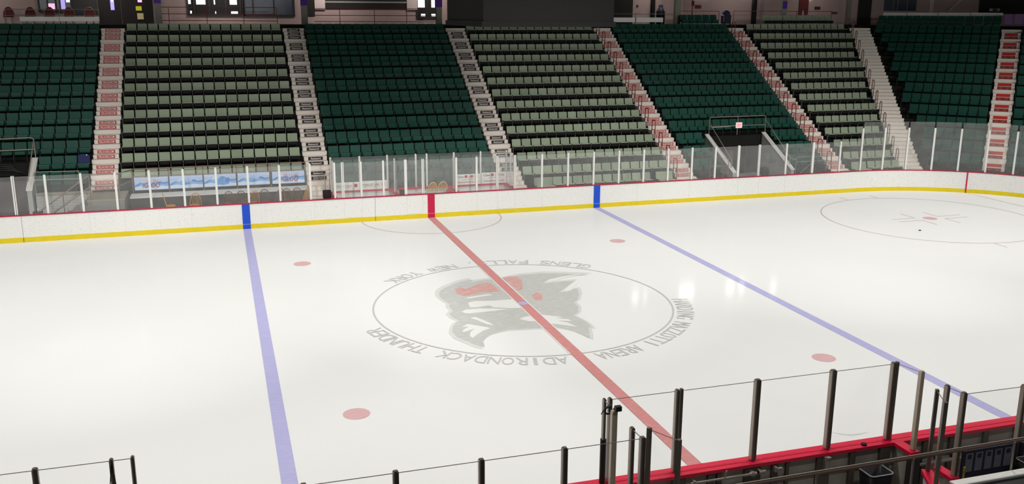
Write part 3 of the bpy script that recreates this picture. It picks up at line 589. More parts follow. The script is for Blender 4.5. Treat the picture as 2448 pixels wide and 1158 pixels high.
for i in range(7):
    xx = 3.12+.36*i
    tag(MB().lathe([(0, 0), (.035, 0), (.036, .12), (.02, .15), (.015, .17), (0, .17)], (xx, -13.28, .62), 10).build('water_bottle', M['dark']), f'dark water bottle on the bench ledge, {nth(i+1)} from the left', 'bottle', 'water bottles on the bench ledge')
tag(MB().box(3.08, 6.5, -13.36, -13.2, .58, .62).build('bench_ledge', M['floorc']), 'grey ledge along the inside of the right bench boards', 'ledge')
hs = thing('hockey_stick', 'yellow hockey stick leaning on the white parapet', 'hockey stick', (2.66, -15.12, 0))
MB().tube([(.05, .02, 1.53), (-.09, -.1, .2)], .016, 8).build('shaft', M['ysic'], hs); MB().bevbox(-.13, .12, -.12, -.09, .0, .08, .01).build('blade', M['dark'], hs); MB().tube([(.05, .02, 1.53), (.045, .015, 1.47)], .02, 8).build('butt_end', M['ysic'], hs)
pw = thing('parapet_wall', 'white parapet in front of the near seats at lower right', 'wall', (4, -15.48, 0))
MB().prism([(2.1, 0), (9, 0), (9, 1.49), (2.2, 1.49), (2.12, 1.44)], -15.55, -15.42).build('wall_body', M['wallw'], pw, world=True); MB().box(2.14, 9, -15.57, -15.4, 1.49, 1.52).build('coping', M['capw'], pw, world=True)
hr = thing('near_handrail', 'brown steel handrail crossing the lower right corner', 'handrail', (1.5, -15.36, 0))
MB().tube([(-3.2, -15.36, 2.0), (9, -15.30, 2.0)], .028, 10).build('top_rail', M['railbrown'], hr, world=True); MB().tube([(-3.2, -15.36, 2.035), (9, -15.3, 2.035)], .012, 8).build('rail_cover', M['railgrey'], hr, world=True)
for x in (-2.8, -.34, 1.42, 3.4, 5.4): MB().tube([(x, -15.36, -.02), (x, -15.36, 2.0)], .018, 8).build('rail_post', M['railgrey'], hr, world=True)
#SECTION2
# ================================================================== STAIR AISLES
class Fr:
    """local frame: origin at the k=0 landing edge centre, n outward, t to the right"""
    def __init__(s, ang, o): s.a = ang; s.n = Vector((math.sin(ang), math.cos(ang), 0)); s.t = Vector((math.cos(ang), -math.sin(ang), 0)); s.o = Vector((o[0], o[1], 0))
    def T(s, run, z): return Matrix.Translation(s.o+s.n*run+Vector((0, 0, z))) @ Matrix.Rotation(-s.a, 4, 'Z')
A22 = math.radians(22.5)
def bk_center(): return (BK(0)[0]-.273*math.sin(A22), BK(0)[1]-.273*math.cos(A22))
AIS = [
 dict(fr=Fr(0, (-13.375, YK(0))), w=1.12, k0=-1, k1=11, s0=-1, kind='della', top=True, label='beige aisle stairs with red signs, leftmost flight', rail=False),
 dict(fr=Fr(0, (-4.475, YK(0))), w=1.12, k0=-3, k1=11, s0=-1, kind='fen', top=True, label='beige aisle stairs with black signs, right of the blue banners', rail=False),
 dict(fr=Fr(0, (4.4, YK(0))), w=1.12, k0=-3, k1=11, s0=-1, kind='fen', top=False, label='beige aisle stairs with black signs, behind the right penalty box', rail=False),
 dict(fr=Fr(0, (13.27, YK(0))), w=1.08, k0=-3, k1=11, s0=-2, kind='della', top=False, label='beige aisle stairs with red rails, left of the exit tunnel', rail='railred'),
 dict(fr=Fr(0, (22.13, YK(0))), w=1.06, k0=-3, k1=11, s0=-2, kind='della', top=False, label='beige aisle stairs with red rails, right of the exit tunnel', rail='railred'),
 dict(fr=Fr(A22, bk_center()), w=1.3, k0=-3, k1=11, s0=99, kind=None, top=False, label='plain beige aisle stairs turning into the corner section', rail='railbrown', run=.8665/math.cos(A22)),
 dict(fr=Fr(PI/4, (DK(0)*.70711+12.335*.70711, DK(0)*.70711-12.335*.70711)), w=1.12, k0=-2, k1=11, s0=-2, kind='panel', top=False, label='beige aisle stairs with solid red panels at the right edge', rail=False),
]
def sign_text(kind):
    mb = MB(); N = (0, -1, 0)
    if kind == 'della': letter(mb, 'DELLACARS.COM', (0, -.0165, 0), (1, 0, 0), (0, 0, 1), .60, .1, 0, .006)
    elif kind == 'fen': letter(mb, "Fenimore's", (0, -.0165, 0), (1, 0, 0), (0, 0, 1), .46, .092, 0, .012, .35)
    elif kind == 'down': letter(mb, 'DOWNTOWN', (0, -.0165, .032), (1, 0, 0), (0, 0, 1), .5, .042, 0, .02); letter(mb, 'GLENS FALLS', (0, -.0165, -.032), (1, 0, 0), (0, 0, 1), .52, .042, 0, .02)
    return mb
_sm = {}
def mesh_of(key, fn, mats):
    """build one object for a key, later ones share its mesh data"""
    if key not in _sm:
        o = fn().build(key.split('|')[0], mats); _sm[key] = o.data; bpy.data.objects.remove(o)
    return _sm[key]
def inst(name, me, parent, T):
    o = bpy.data.objects.new(name, me); COL.objects.link(o); o.parent = parent; o.matrix_local = T; return o
RISE = .53757/3
def landing_mb(w):
    return MB().bevbox(-w/2, w/2, -.03, .3, -RISE+.045, .012, .012).box(-w/2+.012, w/2-.012, -.012, .02, -RISE+.0, -RISE+.05)
def step_mb(w):
    return MB().bevbox(-w/2, w/2, -.02, .3, .02, RISE+.006, .01).box(-w/2+.01, w/2-.01, -.005, .3, 0, .025)
rails_done = 0
for ai, A_ in enumerate(AIS):
    fr, w, run = A_['fr'], A_['w'], A_.get('run', .8665)
    base = fr.o+fr.n*(run*max(A_['k0'], -2)); root = thing('aisle_stairs', A_['label'], 'stairs', (base.x, base.y, FLOORZ if A_['k0'] < -2 else ZK(A_['k0'])), -fr.a)
    inv = (Matrix.Translation(root.location) @ Matrix.Rotation(-fr.a, 4, 'Z')).inverted()
    ml = mesh_of(f'landing|{w}', lambda: landing_mb(w), M['step']); ms = mesh_of(f'step|{w}', lambda: step_mb(w-.08), M['step'])
    mside = mesh_of('side_cheek', lambda: MB().box(-.02, .02, 0, .28, -RISE*2, .0).box(-.02, .02, -.29, 0, -RISE*2, -RISE), M['tan'])
    def put_sign(run_y, z, kind):
        T = inv @ fr.T(run_y, z)
        if kind == 'panel_a' or kind == 'panel_b':
            s_ = inst('riser_panel', mesh_of(kind, lambda: (MB().box(-.35, .35, -.012, 0, -.078, .078) if kind == 'panel_a' else MB().box(-.35, .35, -.012, 0, -.078, .078).lathe([(.001, 0), (.001, 0)], n=3)), M['ored' if kind == 'panel_a' else 'odark']), root, T)
            if kind == 'panel_b':
                def ov():
                    mb = MB()
                    for cx in (-.17, .17): mb.poly([(cx+.085*math.cos(2*PI*i/16), -.014, .04*math.sin(2*PI*i/16)) for i in range(16)])
                    return mb
                inst('oval_mark', mesh_of('oval_mark', ov, M['sred']), s_, Matrix())
            return
        pm = {'della': ('sred', .72), 'fen': ('sblack', .66), 'down': ('sblack', .66)}[kind]
        s_ = inst('riser_sign', mesh_of('riser_sign|'+kind, lambda: MB().box(-pm[1]/2, pm[1]/2, -.012, 0, -.074, .074), M[pm[0]]), root, T)
        inst('lettering', mesh_of('lettering|'+kind, lambda: sign_text(kind), M['swhite']), s_, Matrix())
    for k in range(max(A_['k0'], -2), A_['k1']+1):
        if not (k == -1 and A_['k0'] == -1) and not (A_['k0'] == -2 and k == -2): inst('landing', ml, root, inv @ fr.T(run*k, ZK(k)))
        if k == A_['k1']: break
        y1 = run*(k+1)
        for j in (1, 2):
            yy = y1-run/3*(3-j); zz_ = ZK(k)+RISE*(j-1)
            inst('step', ms, root, inv @ fr.T(yy, zz_))
            if k >= A_['s0']:
                kd = A_['kind']
                if kd == 'panel': kd = 'panel_b' if j == 1 else 'panel_a'
                if kd == 'fen' and ai == 1 and k == -1 and j == 1: kd = 'down'
                put_sign(yy-.022, zz_+RISE*.5+.005, kd)
    if A_['k0'] == -3:
        for j in (0, 1): inst('step', ms, root, inv @ fr.T(run*-2-.58+.29*j, FLOORZ+RISE*j) if j == 0 else inv @ fr.T(run*-2-.29, FLOORZ+RISE))
    if A_['top']: put_sign(run*11-.033, ZK(11)-RISE*.5+.012, A_['kind'])
    if A_['rail']:
        def hr_mb():
            return MB().tube([(0, .12, 0), (0, .12, .78), (0, .15, .86), (0, .2, .9), (0, .42, .9), (0, .47, .86), (0, .5, .78), (0, .5, 0)], .024, 8).tube([(0, .12, .42), (0, .5, .42)], .014, 6)
        mr_ = mesh_of('stair_handrail|'+A_['rail'], hr_mb, M[A_['rail']])
        which = {3: 'left of the exit tunnel', 4: 'right of the exit tunnel', 5: 'turning into the corner'}[ai]; colr = 'red' if A_['rail'] == 'railred' else 'brown'
        n = 0
        for k in range(-2, 11):
            n += 1
            o = bpy.data.objects.new('stair_handrail', mr_); COL.objects.link(o); off = -w/2+.05
            p = fr.o+fr.n*(run*k)+fr.t*off; o.location = (p.x, p.y, ZK(k)+.012); o.rotation_euler = (0, 0, -fr.a)
            tag(o, f'{colr} looped handrail on the stairs {which}, {nth(n)} from the bottom', 'handrail', f'{colr} handrails on the stairs {which}')

# ================================================================== SEATS
def rrect(x0, x1, z0, z1, r, n=3):
    return [(cx+r*math.cos(a), cz+r*math.sin(a)) for cx, cz, a0 in ((x1-r, z0+r, -PI/2), (x1-r, z1-r, 0), (x0+r, z1-r, PI/2), (x0+r, z0+r, PI)) for a in [a0+PI/2*i/n for i in range(n+1)]]
def seat_parts(w, sage):
    Tb = Matrix.Translation((0, .62, .40)) @ Matrix.Rotation(math.radians(-14), 4, 'X')
    back = MB().prism(rrect(-w/2, w/2, 0, .41, .035), 0, .045, .012, T=Tb)
    backshell = MB().prism(rrect(-w/2+.02, w/2-.02, .02, .39, .03), .045, .065, .008, T=Tb)
    Ts = Matrix.Translation((0, 0, 0))
    pan = MB()
    prof = [(.30, .472), (.303, .488), (.33, .498), (.5, .488), (.64, .475), (.64, .45), (.33, .468)]  # y,z side outline, extruded in x
    R = Matrix(((0, 1, 0, 0), (1, 0, 0, 0), (0, 0, 1, 0), (0, 0, 0, 1)))  # local x->y, y->x
    pan.prism(prof, -w/2+.005, w/2-.005, 0, T=R)
    shell = MB().prism([(.325, .29), (.60, .35), (.62, .45), (.325, .468), (.312, .34)], -w/2+.03, w/2-.03, 0, T=R)
    stand = MB().bevbox(-.012, .012, .36, .44, 0, .40, .003).box(-.016, .016, .3, .64, .37, .41).box(-.02, .02, .36, .66, 0, .015).box(-.018, .018, .30, .33, .42, .46)
    Tm = Matrix.Translation((-.253, 0, 0)); st = MB().raw([Tm @ Vector(p) for p in stand.v], stand.f)
    if sage: return [('backrest', back, 'sage'), ('seat_cushion', pan, 'sage2'), ('seat_shell', shell, 'shell'), ('seat_standard', st, 'standard'), ('back_shell', backshell, 'shell')]
    return [('backrest', back, 'green'), ('seat_cushion', pan, 'green2'), ('seat_shell', shell, 'green'), ('seat_standard', st, 'dstandard'), ('back_shell', backshell, 'shell')]
SP = {True: seat_parts(.45, True), False: seat_parts(.468, False)}
SEATS = []   # (distance, sage, section text, row number, seat number, order text, location, angle)
PITCH = .506
def add_row(sec, sage, fr_ang, pts, k, rown, fromside):
    n = len(pts)
    for i, (p, z) in enumerate(pts):
        q = Vector((p[0], p[1], z)); m = q+Vector((math.sin(fr_ang)*.65, math.cos(fr_ang)*.65, .6)); x, y = proj(m)
        if not (-420 < x < 3000): continue
        SEATS.append(dict(d=(m-CAM).length+(0 if -25 < x < 2475 else 1000), sage=sage, sec=sec, row=rown, i=(i+1 if fromside == 'left' else n-i), side=fromside, loc=q, ang=-fr_ang))
SECT = {1: 'section left of the leftmost stairs', 2: 'section above the blue banners', 3: 'section behind the penalty boxes', 4: 'section right of the penalty boxes', 5: 'section around the exit tunnel', 6: 'section left of the corner stairs', 7: 'corner section', 8: 'section at the right edge'}
def straight(sec, sage, xs, n, kmin, kmax, skip=None, fromside='left'):
    for k in range(kmin, kmax+1):
        m = n
        if sec == 6: m = int((BK(k)[0]+.3-.74-xs+.05)/PITCH)
        pts = []
        for i in range(m):
            x = xs+.225+PITCH*i
            if skip and skip(k, x): continue
            pts.append(((x, YK(k)), ZK(k)))
        add_row(sec, sage, 0, pts, k, k-kmin+1, fromside)
straight(1, False, -13.98-18*PITCH+.05, 18, -1, 10, lambda k, x: k < 1 and x < -15.75, 'right')
straight(2, True, -12.70, 15, -1, 10)
straight(3, False, -3.87, 15, -2, 10)
straight(4, True, 4.98, 15, -2, 10, lambda k, x: x > 12.6)
straight(5, False, 13.85, 15, -2, 10, lambda k, x: (k < 1 and 15.4 < x < 19.4))
straight(6, True, 22.78, 0, -2, 10)
for sec, s0f, s1, kmin, kmax in ((7, lambda k: Vector((*BK(k), 0)).dot(T45)+.73, 11.72, -2, 11), (8, lambda k: 12.95, 19., -2, 10)):
    for k in range(kmin, kmax+1):
        a, pts = s0f(k), []
        n = int((s1-a+.05)/PITCH) if sec == 7 else 14
        st = s1-n*PITCH if sec == 7 else a
        for i in range(n):
            p = N45*DK(k)+T45*(st+.253+PITCH*i); pts.append(((p.x, p.y), ZK(k)))
        add_row(sec, False, PI/4, pts, k, k-kmin+1, 'left')
# extra row at concourse level right of the column, and the lowest row on the rink floor
add_row(5, False, 0, [((18.9+PITCH*i, YK(11)+.02), ZK(11)) for i in range(5)], 11, 14, 'left')
add_row(6, True, 0, [((24.6+PITCH*i, YK(11)+.02), ZK(11)) for i in range(10)], 11, 14, 'left')
add_row(4, True, 0, [((6.42+PITCH*i, 13.85), FLOORZ) for i in range(10)], -3, 0, 'left')
add_row(6, True, 0, [((23.9+PITCH*i, 13.85+.0), FLOORZ) for i in range(4)], -3, 0, 'left')
proto = {}
for sg in (True, False):
    root = bpy.data.objects.new('sage_seat' if sg else 'green_seat', None); COL.objects.link(root)
    subs = []
    for nm, mb, mt in SP[sg]: subs.append((mb.build(nm, M[mt], root), []))
    proto[sg] = (root, subs)
def seat_label(s):
    c = 'sage padded seat' if s['sage'] else 'dark green seat'
    rw_ = 'lowest floor row' if s['row'] == 0 else f"{nth(s['row'])} row up"
    return f"{c}, {nth(s['i'])} from the {s['side']}, {rw_}, {SECT[s['sec']]}"
for sg in (True, False):
    L_ = sorted([s for s in SEATS if s['sage'] == sg], key=lambda s: s['d']); used = False
    for s in L_[:300]:
        r = proto[sg][0] if not used else copy_tree(proto[sg]); used = True
        r.location = s['loc']; r.rotation_euler = (0, 0, s['ang']); r.name = 'sage_seat' if sg else 'green_seat'
        tag(r, seat_label(s), 'seat', ('sage seats of the ' if sg else 'dark green seats of the ')+SECT[s['sec']])
    rest = MB(); names = []
    for nm, mb, mt in SP[sg]:
        if mt not in names: names.append(mt)
    for s in L_[300:]:
        T = Matrix.Translation(s['loc']) @ Matrix.Rotation(s['ang'], 4, 'Z')
        for nm, mb, mt in SP[sg]: rest.raw([T @ Vector(p) for p in mb.v], mb.f, names.index(mt))
    o = rest.build('sage_seats' if sg else 'green_seats', [M[n] for n in names])
    tag(o, 'upper rows of pale sage padded seats far up the stands' if sg else 'upper rows of dark green plastic seats far up the stands', 'seats', kind='stuff')
# wide companion seats on the lowest row
def wide_seat(x, label, g='wide companion seats on the lowest row'):
    r = thing('wide_seat', label, 'seat', (x, 13.85, FLOORZ), 0, g); w = .9
    Tb = Matrix.Translation((0, .62, .40)) @ Matrix.Rotation(math.radians(-14), 4, 'X')
    MB().prism(rrect(-w/2, w/2, 0, .41, .035), 0, .045, .012, T=Tb).build('backrest', M['sage'], r)
    R = Matrix(((0, 1, 0, 0), (1, 0, 0, 0), (0, 0, 1, 0), (0, 0, 0, 1)))
    MB().prism([(.2, .425), (.205, .45), (.25, .462), (.5, .452), (.63, .44), (.63, .415), (.25, .41)], -w/2, w/2, T=R).build('seat_cushion', M['sage2'], r)
    MB().prism([(.30, .31), (.60, .34), (.62, .41), (.25, .412), (.27, .34)], -w/2+.03, w/2-.03, T=R).build('seat_shell', M['shell'], r)
    for sx in (-1, 1): MB().box(sx*w/2-.015, sx*w/2+.015, .3, .62, 0, .46).build('seat_standard', M['standard'], r)
wide_seat(5.72, 'wide sage double seat at the left end of the lowest row')
wide_seat(11.95, 'wide sage double seat at the right end of the lowest row, left of the tunnel')
wide_seat(23.14, 'wide sage double seat of the lowest row, right of the tunnel stairs')
# navy cover hung over the seat by the leftmost stairs
Tb = Matrix.Translation((0, .585, .39)) @ Matrix.Rotation(math.radians(-14), 4, 'X')
nv = thing('jacket', 'navy jacket draped over the seat beside the leftmost stairs', 'jacket', (-14.205, YK(0), ZK(0)))
MB().prism([(-.23, .06), (.23, .06), (.24, .3), (.2, .42), (.1, .47), (-.1, .47), (-.2, .42), (-.24, .3)], -.012, .03, .012, T=Tb).build('jacket_body', M['navy'], nv)
MB().prism([(.09, .44), (.15, .44), (.12, .38)], -.02, -.012, T=Tb).build('white_badge', M['swhite'], nv)

# ================================================================== TUNNELS
def tunnel(x0, x1, nm, lw, rw_):
    r = struct(MB().box(x0, x1, 17.32, 17.5, 2.0, 2.46).build('trim_1', M['darkroom']), f'black lintel over the {nm} tunnel', 'lintel')
    b = MB(); b.poly([(x0, 17.4, 2.3), (x1, 17.4, 2.3), (x1, 21, 2.3), (x0, 21, 2.3)]); b.poly([(x0, 19, FLOORZ-.4), (x1, 19, FLOORZ-.4), (x1, 19, 2.3), (x0, 19, 2.3)])
    b.poly([(x0, 14.3, FLOORZ-.4), (x0, 19, FLOORZ-.4), (x0, 19, 2.4), (x0, 14.3, 2.4)][:0] or [(x0, 17.4, FLOORZ-.4), (x0, 19, FLOORZ-.4), (x0, 19, 2.3), (x0, 17.4, 2.3)]); b.poly([(x1, 17.4, FLOORZ-.4), (x1, 17.4, 2.3), (x1, 19, 2.3), (x1, 19, FLOORZ-.4)])
    struct(b.build('wall_tunnel', M['plum']), f'dim plum inner walls of the {nm} tunnel', 'wall')
    for x, yb, zb, side in (lw, rw_):
        if x is None: continue
        zt = 2.55 if x > 0 else 2.62
        w = thing('tunnel_wall', f'light grey sloping wall on the {side} of the {nm} tunnel', 'wall', (x, 16, FLOORZ))
        R = Matrix(((0, 1, 0, 0), (1, 0, 0, 0), (0, 0, 1, 0), (0, 0, 0, 1)))
        MB().prism([(yb, FLOORZ-.3), (17.32, FLOORZ-.3), (17.32, zt), (yb, zb)], x-.09, x+.09, T=R).build('wall_body', M['wallw'], w, world=True)
        sl = (zt-zb)/(17.32-yb)
        MB().prism([(yb-.03, zb-.0), (17.34, zt), (17.34, zt+.05), (yb-.03, zb+.05)], x-.12, x+.12, T=R).build('white_cap', M['capw'], w, world=True)
tunnel(TUN[1][0], TUN[1][1], 'right', (15.72, 14.35, 1.0, 'left'), (19.1, 14.45, 1.0, 'right'))
tunnel(TUN[0][0], TUN[0][1], 'left', (None, 0, 0, ''), (-16.13, 15.3, 1.6, 'right'))
struct(MB().box(18.34, 19.05, 18.95, 19.02, FLOORZ-.3, 2.05).build('door_1', M['darkroom']), 'dark doorway inside the right tunnel', 'door')
tag(MB().bevbox(-.2, .2, -.15, .15, 0, .36, .02).build('box', M['dark'], loc=(17.62, 14.7, .8)), 'small dark box on a stand in the right tunnel', 'box')
MB().box(-.12, .12, -.1, .1, -.35, 0).build('stand', M['dark'], bpy.data.objects['box'])
def rail_thing(label, paths, m, r=.02, cat='handrail'):
    p0 = Vector(paths[0][1][0]); t = thing('guard_rail', label, cat, (p0.x, p0.y, min(Vector(q).z for _, pp_ in paths for q in pp_)))
    for nm, pth in paths: MB().tube(pth, r, 8).build(nm, M[m], t, world=True)
    return t
rail_thing('grey steel guard rail above the right tunnel mouth', [('top_rail', [(15.84, 17.34, 2.5), (15.84, 17.34, 3.4), (15.9, 17.34, 3.46), (19.12, 17.34, 3.47), (19.18, 17.34, 3.4), (19.18, 17.34, 2.5)]), ('mid_rail', [(15.84, 17.34, 2.98), (19.18, 17.34, 2.98)]), ('rail_post', [(17.5, 17.34, 2.5), (17.5, 17.34, 3.46)])], 'railgrey', .022)
rail_thing('grey sloping handrail left of the right tunnel', [('slope_rail', [(15.8, 17.3, 3.2), (15.72, 14.7, 1.62), (15.72, 14.66, 1.45)]), ('rail_post', [(15.72, 14.7, 1.2), (15.72, 14.7, 1.62)])], 'railgrey')
rail_thing('grey sloping handrail right of the right tunnel', [('slope_rail', [(19.2, 17.3, 3.2), (19.15, 14.8, 1.6), (19.3, 14.75, 1.5), (19.5, 14.75, 1.5)]), ('rail_post', [(19.15, 14.8, 1.2), (19.15, 14.8, 1.6)])], 'railgrey')
rail_thing('grey front guard rail left of the right tunnel', [('top_rail', [(14.48, 14.62, .45), (14.48, 14.62, 1.74), (15.5, 14.62, 1.73), (15.5, 14.62, .45)]), ('mid_rail', [(14.48, 14.62, 1.36), (15.5, 14.62, 1.36)]), ('hoop_rail', [(15.05, 14.3, .45), (15.05, 14.3, 1.0), (15.2, 14.3, 1.1), (15.35, 14.3, 1.0), (15.35, 14.3, .45)])], 'railbrown')
rail_thing('grey front guard rail right of the right tunnel', [('top_rail', [(19.4, 14.62, .45), (19.4, 14.62, 1.62), (21.2, 14.62, 1.62), (21.2, 14.62, .45)]), ('mid_rail', [(19.4, 14.62, 1.38), (21.2, 14.62, 1.38)]), ('brace_rail', [(20.3, 14.6, 1.3), (19.5, 14.55, .7)])], 'railgrey', .016)
rail_thing('brown guard rail above the left tunnel mouth', [('top_rail', [(-19.3, 17.34, 3.46), (-16.2, 17.34, 3.52), (-16.1, 17.34, 3.45), (-16.1, 17.34, 2.5)]), ('mid_rail', [(-19.3, 17.34, 2.98), (-16.1, 17.34, 3.02)]), ('slope_rail', [(-16.1, 17.3, 3.4), (-16.15, 15.35, 2.0)])], 'railgrey', .024)
# cables heaped on the left tunnel lintel
cbm = MB()
for i in range(7): cbm.tube([(-19.3, 17.25+.03*(i % 3), 2.1+.05*i), (-17.8, 17.2, 2.2+.045*i-.05*(i % 2)), (-17.0, 17.22, 2.15+.04*i), (-16.55-.06*i, 17.22, 2.02+.03*i)], .025, 6)
tag(cbm.build('cable_bundle', M['black']), 'bundle of black cables hanging at the left tunnel mouth', 'cable')
ex_ = thing('exit_sign', 'lit red and white exit sign above the right tunnel', 'sign', (17.54, 17.26, 2.87))
MB().bevbox(-.18, .18, -.03, .03, 0, .29, .01).build('sign_box', M['exit'], ex_); mb = MB(); letter(mb, 'EXIT', (0, -.032, .145), (1, 0, 0), (0, 0, 1), .24, .15, 0, .02); mb.build('lettering', M['exitred'], ex_)
tag(MB().tube([(15.95, 17.3, 2.93), (16.9, 17.3, 2.95), (17.15, 17.3, 2.99), (17.36, 17.28, 3.0)], .014, 6).build('conduit', M['conduit']), 'pale conduit running to the exit sign', 'conduit')

# ================================================================== FRONT OF THE SAGE SECTION: BANNERS, COUNTER, CHAIRS
BX = [(-12.15, -10.81), (-10.75, -9.42), (-9.36, -8.05), (-7.98, -6.64), (-6.53, -5.14)]
fr_ = thing('front_railing', 'brown steel railing carrying the blue banners', 'railing', (-8.65, 15.5, FLOORZ))
MB().tube([(-12.22, 15.5, 2.28), (-5.06, 15.5, 2.27)], .024, 8).build('top_rail', M['railbrown'], fr_, world=True); MB().tube([(-12.22, 15.5, 1.97), (-5.06, 15.5, 1.95)], .016, 8).build('mid_rail', M['railbrown'], fr_, world=True)
for x in (-12.22, -10.78, -9.39, -8.015, -6.585, -5.08): MB().tube([(x, 15.5, FLOORZ), (x, 15.5, 2.28)], .022, 8).build('rail_post', M['railbrown'], fr_, world=True)
def banner(i, x0, x1, label, kind):
    z0, z1 = 1.385, 1.925; cx = (x0+x1)/2; w = x1-x0
    o = tag(MB().box(x0, x1, 15.44, 15.452, z0, z1).build('banner', M['sky']), label, 'banner', 'blue mountain banners')
    def P(u, v): return (x0+u*w, 15.4395, z0+v*(z1-z0))
    def pl(pts, y=0, mi=0): m_.poly([(p_[0], p_[1]-y, p_[2]) for p_ in [P(*q) for q in pts]], mi)
    m_ = MB()
    pl([(0, .05), (1, .05), (1, .62), (.85, .55), (.72, .7), (.6, .5), (.45, .6), (.3, .86), (.18, .6), (0, .42)], 0, 0)
    pl([(.3, .86), (.2, .6), (.26, .52), (.33, .6), (.4, .66)], .0008, 1); pl([(0, .05), (1, .05), (1, .25), (.7, .32), (.45, .22), (.2, .34), (0, .25)], .0008, 1)
    pl([(.66, .55), (.72, .68), (.85, .52), (1, .56), (1, .5), (.86, .44), (.74, .5)], .0012, 2); pl([(0, .3), (.12, .52), (.3, .62), (.16, .48), (.06, .3)], .0012, 2); pl([(.35, .3), (.5, .42), (.62, .38), (.52, .33)], .0012, 2)
    m_.build('mountain_print', [M['mtn2'], M['snow'], M['mtn']], o)
    if kind == 'igloo':
        m_ = MB(); pl([(.38, .1)]+[(.58-.2*math.cos(a), .12+.72*math.sin(a)) for a in [PI*j/12 for j in range(13)]]+[(.78, .1)], .002, 0)
        pl([(.66, .3), (.78, .36), (.78, .72), (.68, .62)], .0028, 1); pl([(.34, .08), (.48, .16), (.6, .1), (.74, .17), (.82, .08), (.6, .03)], .0028, 2)
        m_.build('igloo_print', [M['igloo'], M['mtn'], M['snow']], o)
    if kind == 'name':
        m_ = MB(); c = P(.5 if i == 0 else .55, .74); letter(m_, "GUNNAR'S", (c[0]+.012, c[1]-.0014, c[2]-.012), (1, 0, 0), (0, 0, 1), w*.52, .14, 1, .012, .25); letter(m_, "GUNNAR'S", (c[0], c[1]-.002, c[2]), (1, 0, 0), (0, 0, 1), w*.52, .14, 0, .012, .25); c = P(.49 if i == 0 else .54, .36); letter(m_, 'IGLOO', (c[0], c[1]-.002, c[2]), (1, 0, 0), (0, 0, 1), w*.52, .22, 1, .018, .2)
        m_.build('lettering', [M['letwhite'], M['letred']], o)
banner(0, *BX[0], 'blue mountain banner with igloo name lettering, leftmost of the row', 'name')
banner(1, *BX[1], 'blue mountain banner without lettering, second from the left', 'plain')
banner(2, *BX[2], 'blue banner with a printed igloo, middle of the row', 'igloo')
banner(3, *BX[3], 'blue mountain banner without lettering, fourth from the left', 'plain')
banner(4, *BX[4], 'blue mountain banner with igloo name lettering, rightmost of the row', 'name')
ct = thing('counter', 'long white topped counter below the blue banners', 'counter', (-8.7, 15, FLOORZ))
MB().prism([(-12.3, 1.2), (-5.06, 1.2), (-5.06, 1.26), (-12.3, 1.26)], 14.6, 15.42, .01).build('counter_top', M['counter'], ct, world=True); MB().box(-12.3, -5.06, 14.66, 14.72, FLOORZ, 1.2).build('front_panel', M['dark'], ct, world=True)
for x in (-12.2, -9.8, -7.4, -5.2): MB().box(x-.03, x+.03, 15.25, 15.31, FLOORZ, 1.2).build('leg', M['dark'], ct, world=True)
def windsor(m):
    r = bpy.data.objects.new('windsor_chair', None); COL.objects.link(r); sub = []
    def pt(nm, mb): sub.append((mb.build(nm, M[m], r), []))
    out = [(.21*math.cos(a)*(1 if math.sin(a) > -.2 else .92), .2*math.sin(a)) for a in [2*PI*i/20 for i in range(20)]]
    s_ = MB(); n = 20; rings = [(.94, .425), (1.0, .44), (1.0, .455), (.93, .468), (.5, .458)]
    vs = [(x*f, y*f, z) for f, z in rings for x, y in out]; s_.raw(vs, [(k*n+i, k*n+(i+1) % n, (k+1)*n+(i+1) % n, (k+1)*n+i) for k in range(4) for i in range(n)], 0, True).raw(vs, [tuple(reversed(range(n))), tuple(range(4*n, 5*n))]); pt('seat', s_)
    def hoop(a): return (.225*math.cos(a), -.17-.13*max(0, math.sin(a))**.8, .455+.545*max(0, math.sin(a))**.75)
    pt('back_hoop', MB().tube([hoop(PI*i/18) for i in range(19)], .018, 8))
    for i in range(7):
        x = -.15+.05*i; a = math.acos(max(-1, min(1, x*1.05/.225))); h = hoop(a); pt('spindle', MB().tube([(x*.8, -.165, .455), ((x*.8+h[0])/2, -.225, .455+(h[2]-.455)*.5), h], .009, 6))
    for sx in (-1, 1):
        for sy in (-1, 1): pt('leg', MB().tube([(sx*.13, sy*.12, .44), (sx*.165, sy*.16, .22), (sx*.2, sy*.2, 0)], .016, 8, r1=.011))
        pt('stretcher', MB().tube([(sx*.17, -.165, .2), (sx*.17, .165, .2)], .01, 6))
    pt('stretcher', MB().tube([(-.17, 0, .2), (.17, 0, .2)], .01, 6))
    return (r, sub)
wd, wl = windsor('dwood'), windsor('wood'); wp = windsor('lwood')
first = {'d': True, 'l': True, 'p': True}
def chair(kind, x, y, rz, label):
    t = {'d': wd, 'l': wl, 'p': wp}[kind]; r = t[0] if first[kind] else copy_tree(t); first[kind] = False
    r.location = (x, y, FLOORZ); r.rotation_euler = (0, 0, rz); tag(r, label, 'chair', 'spindle back chairs behind the far boards')
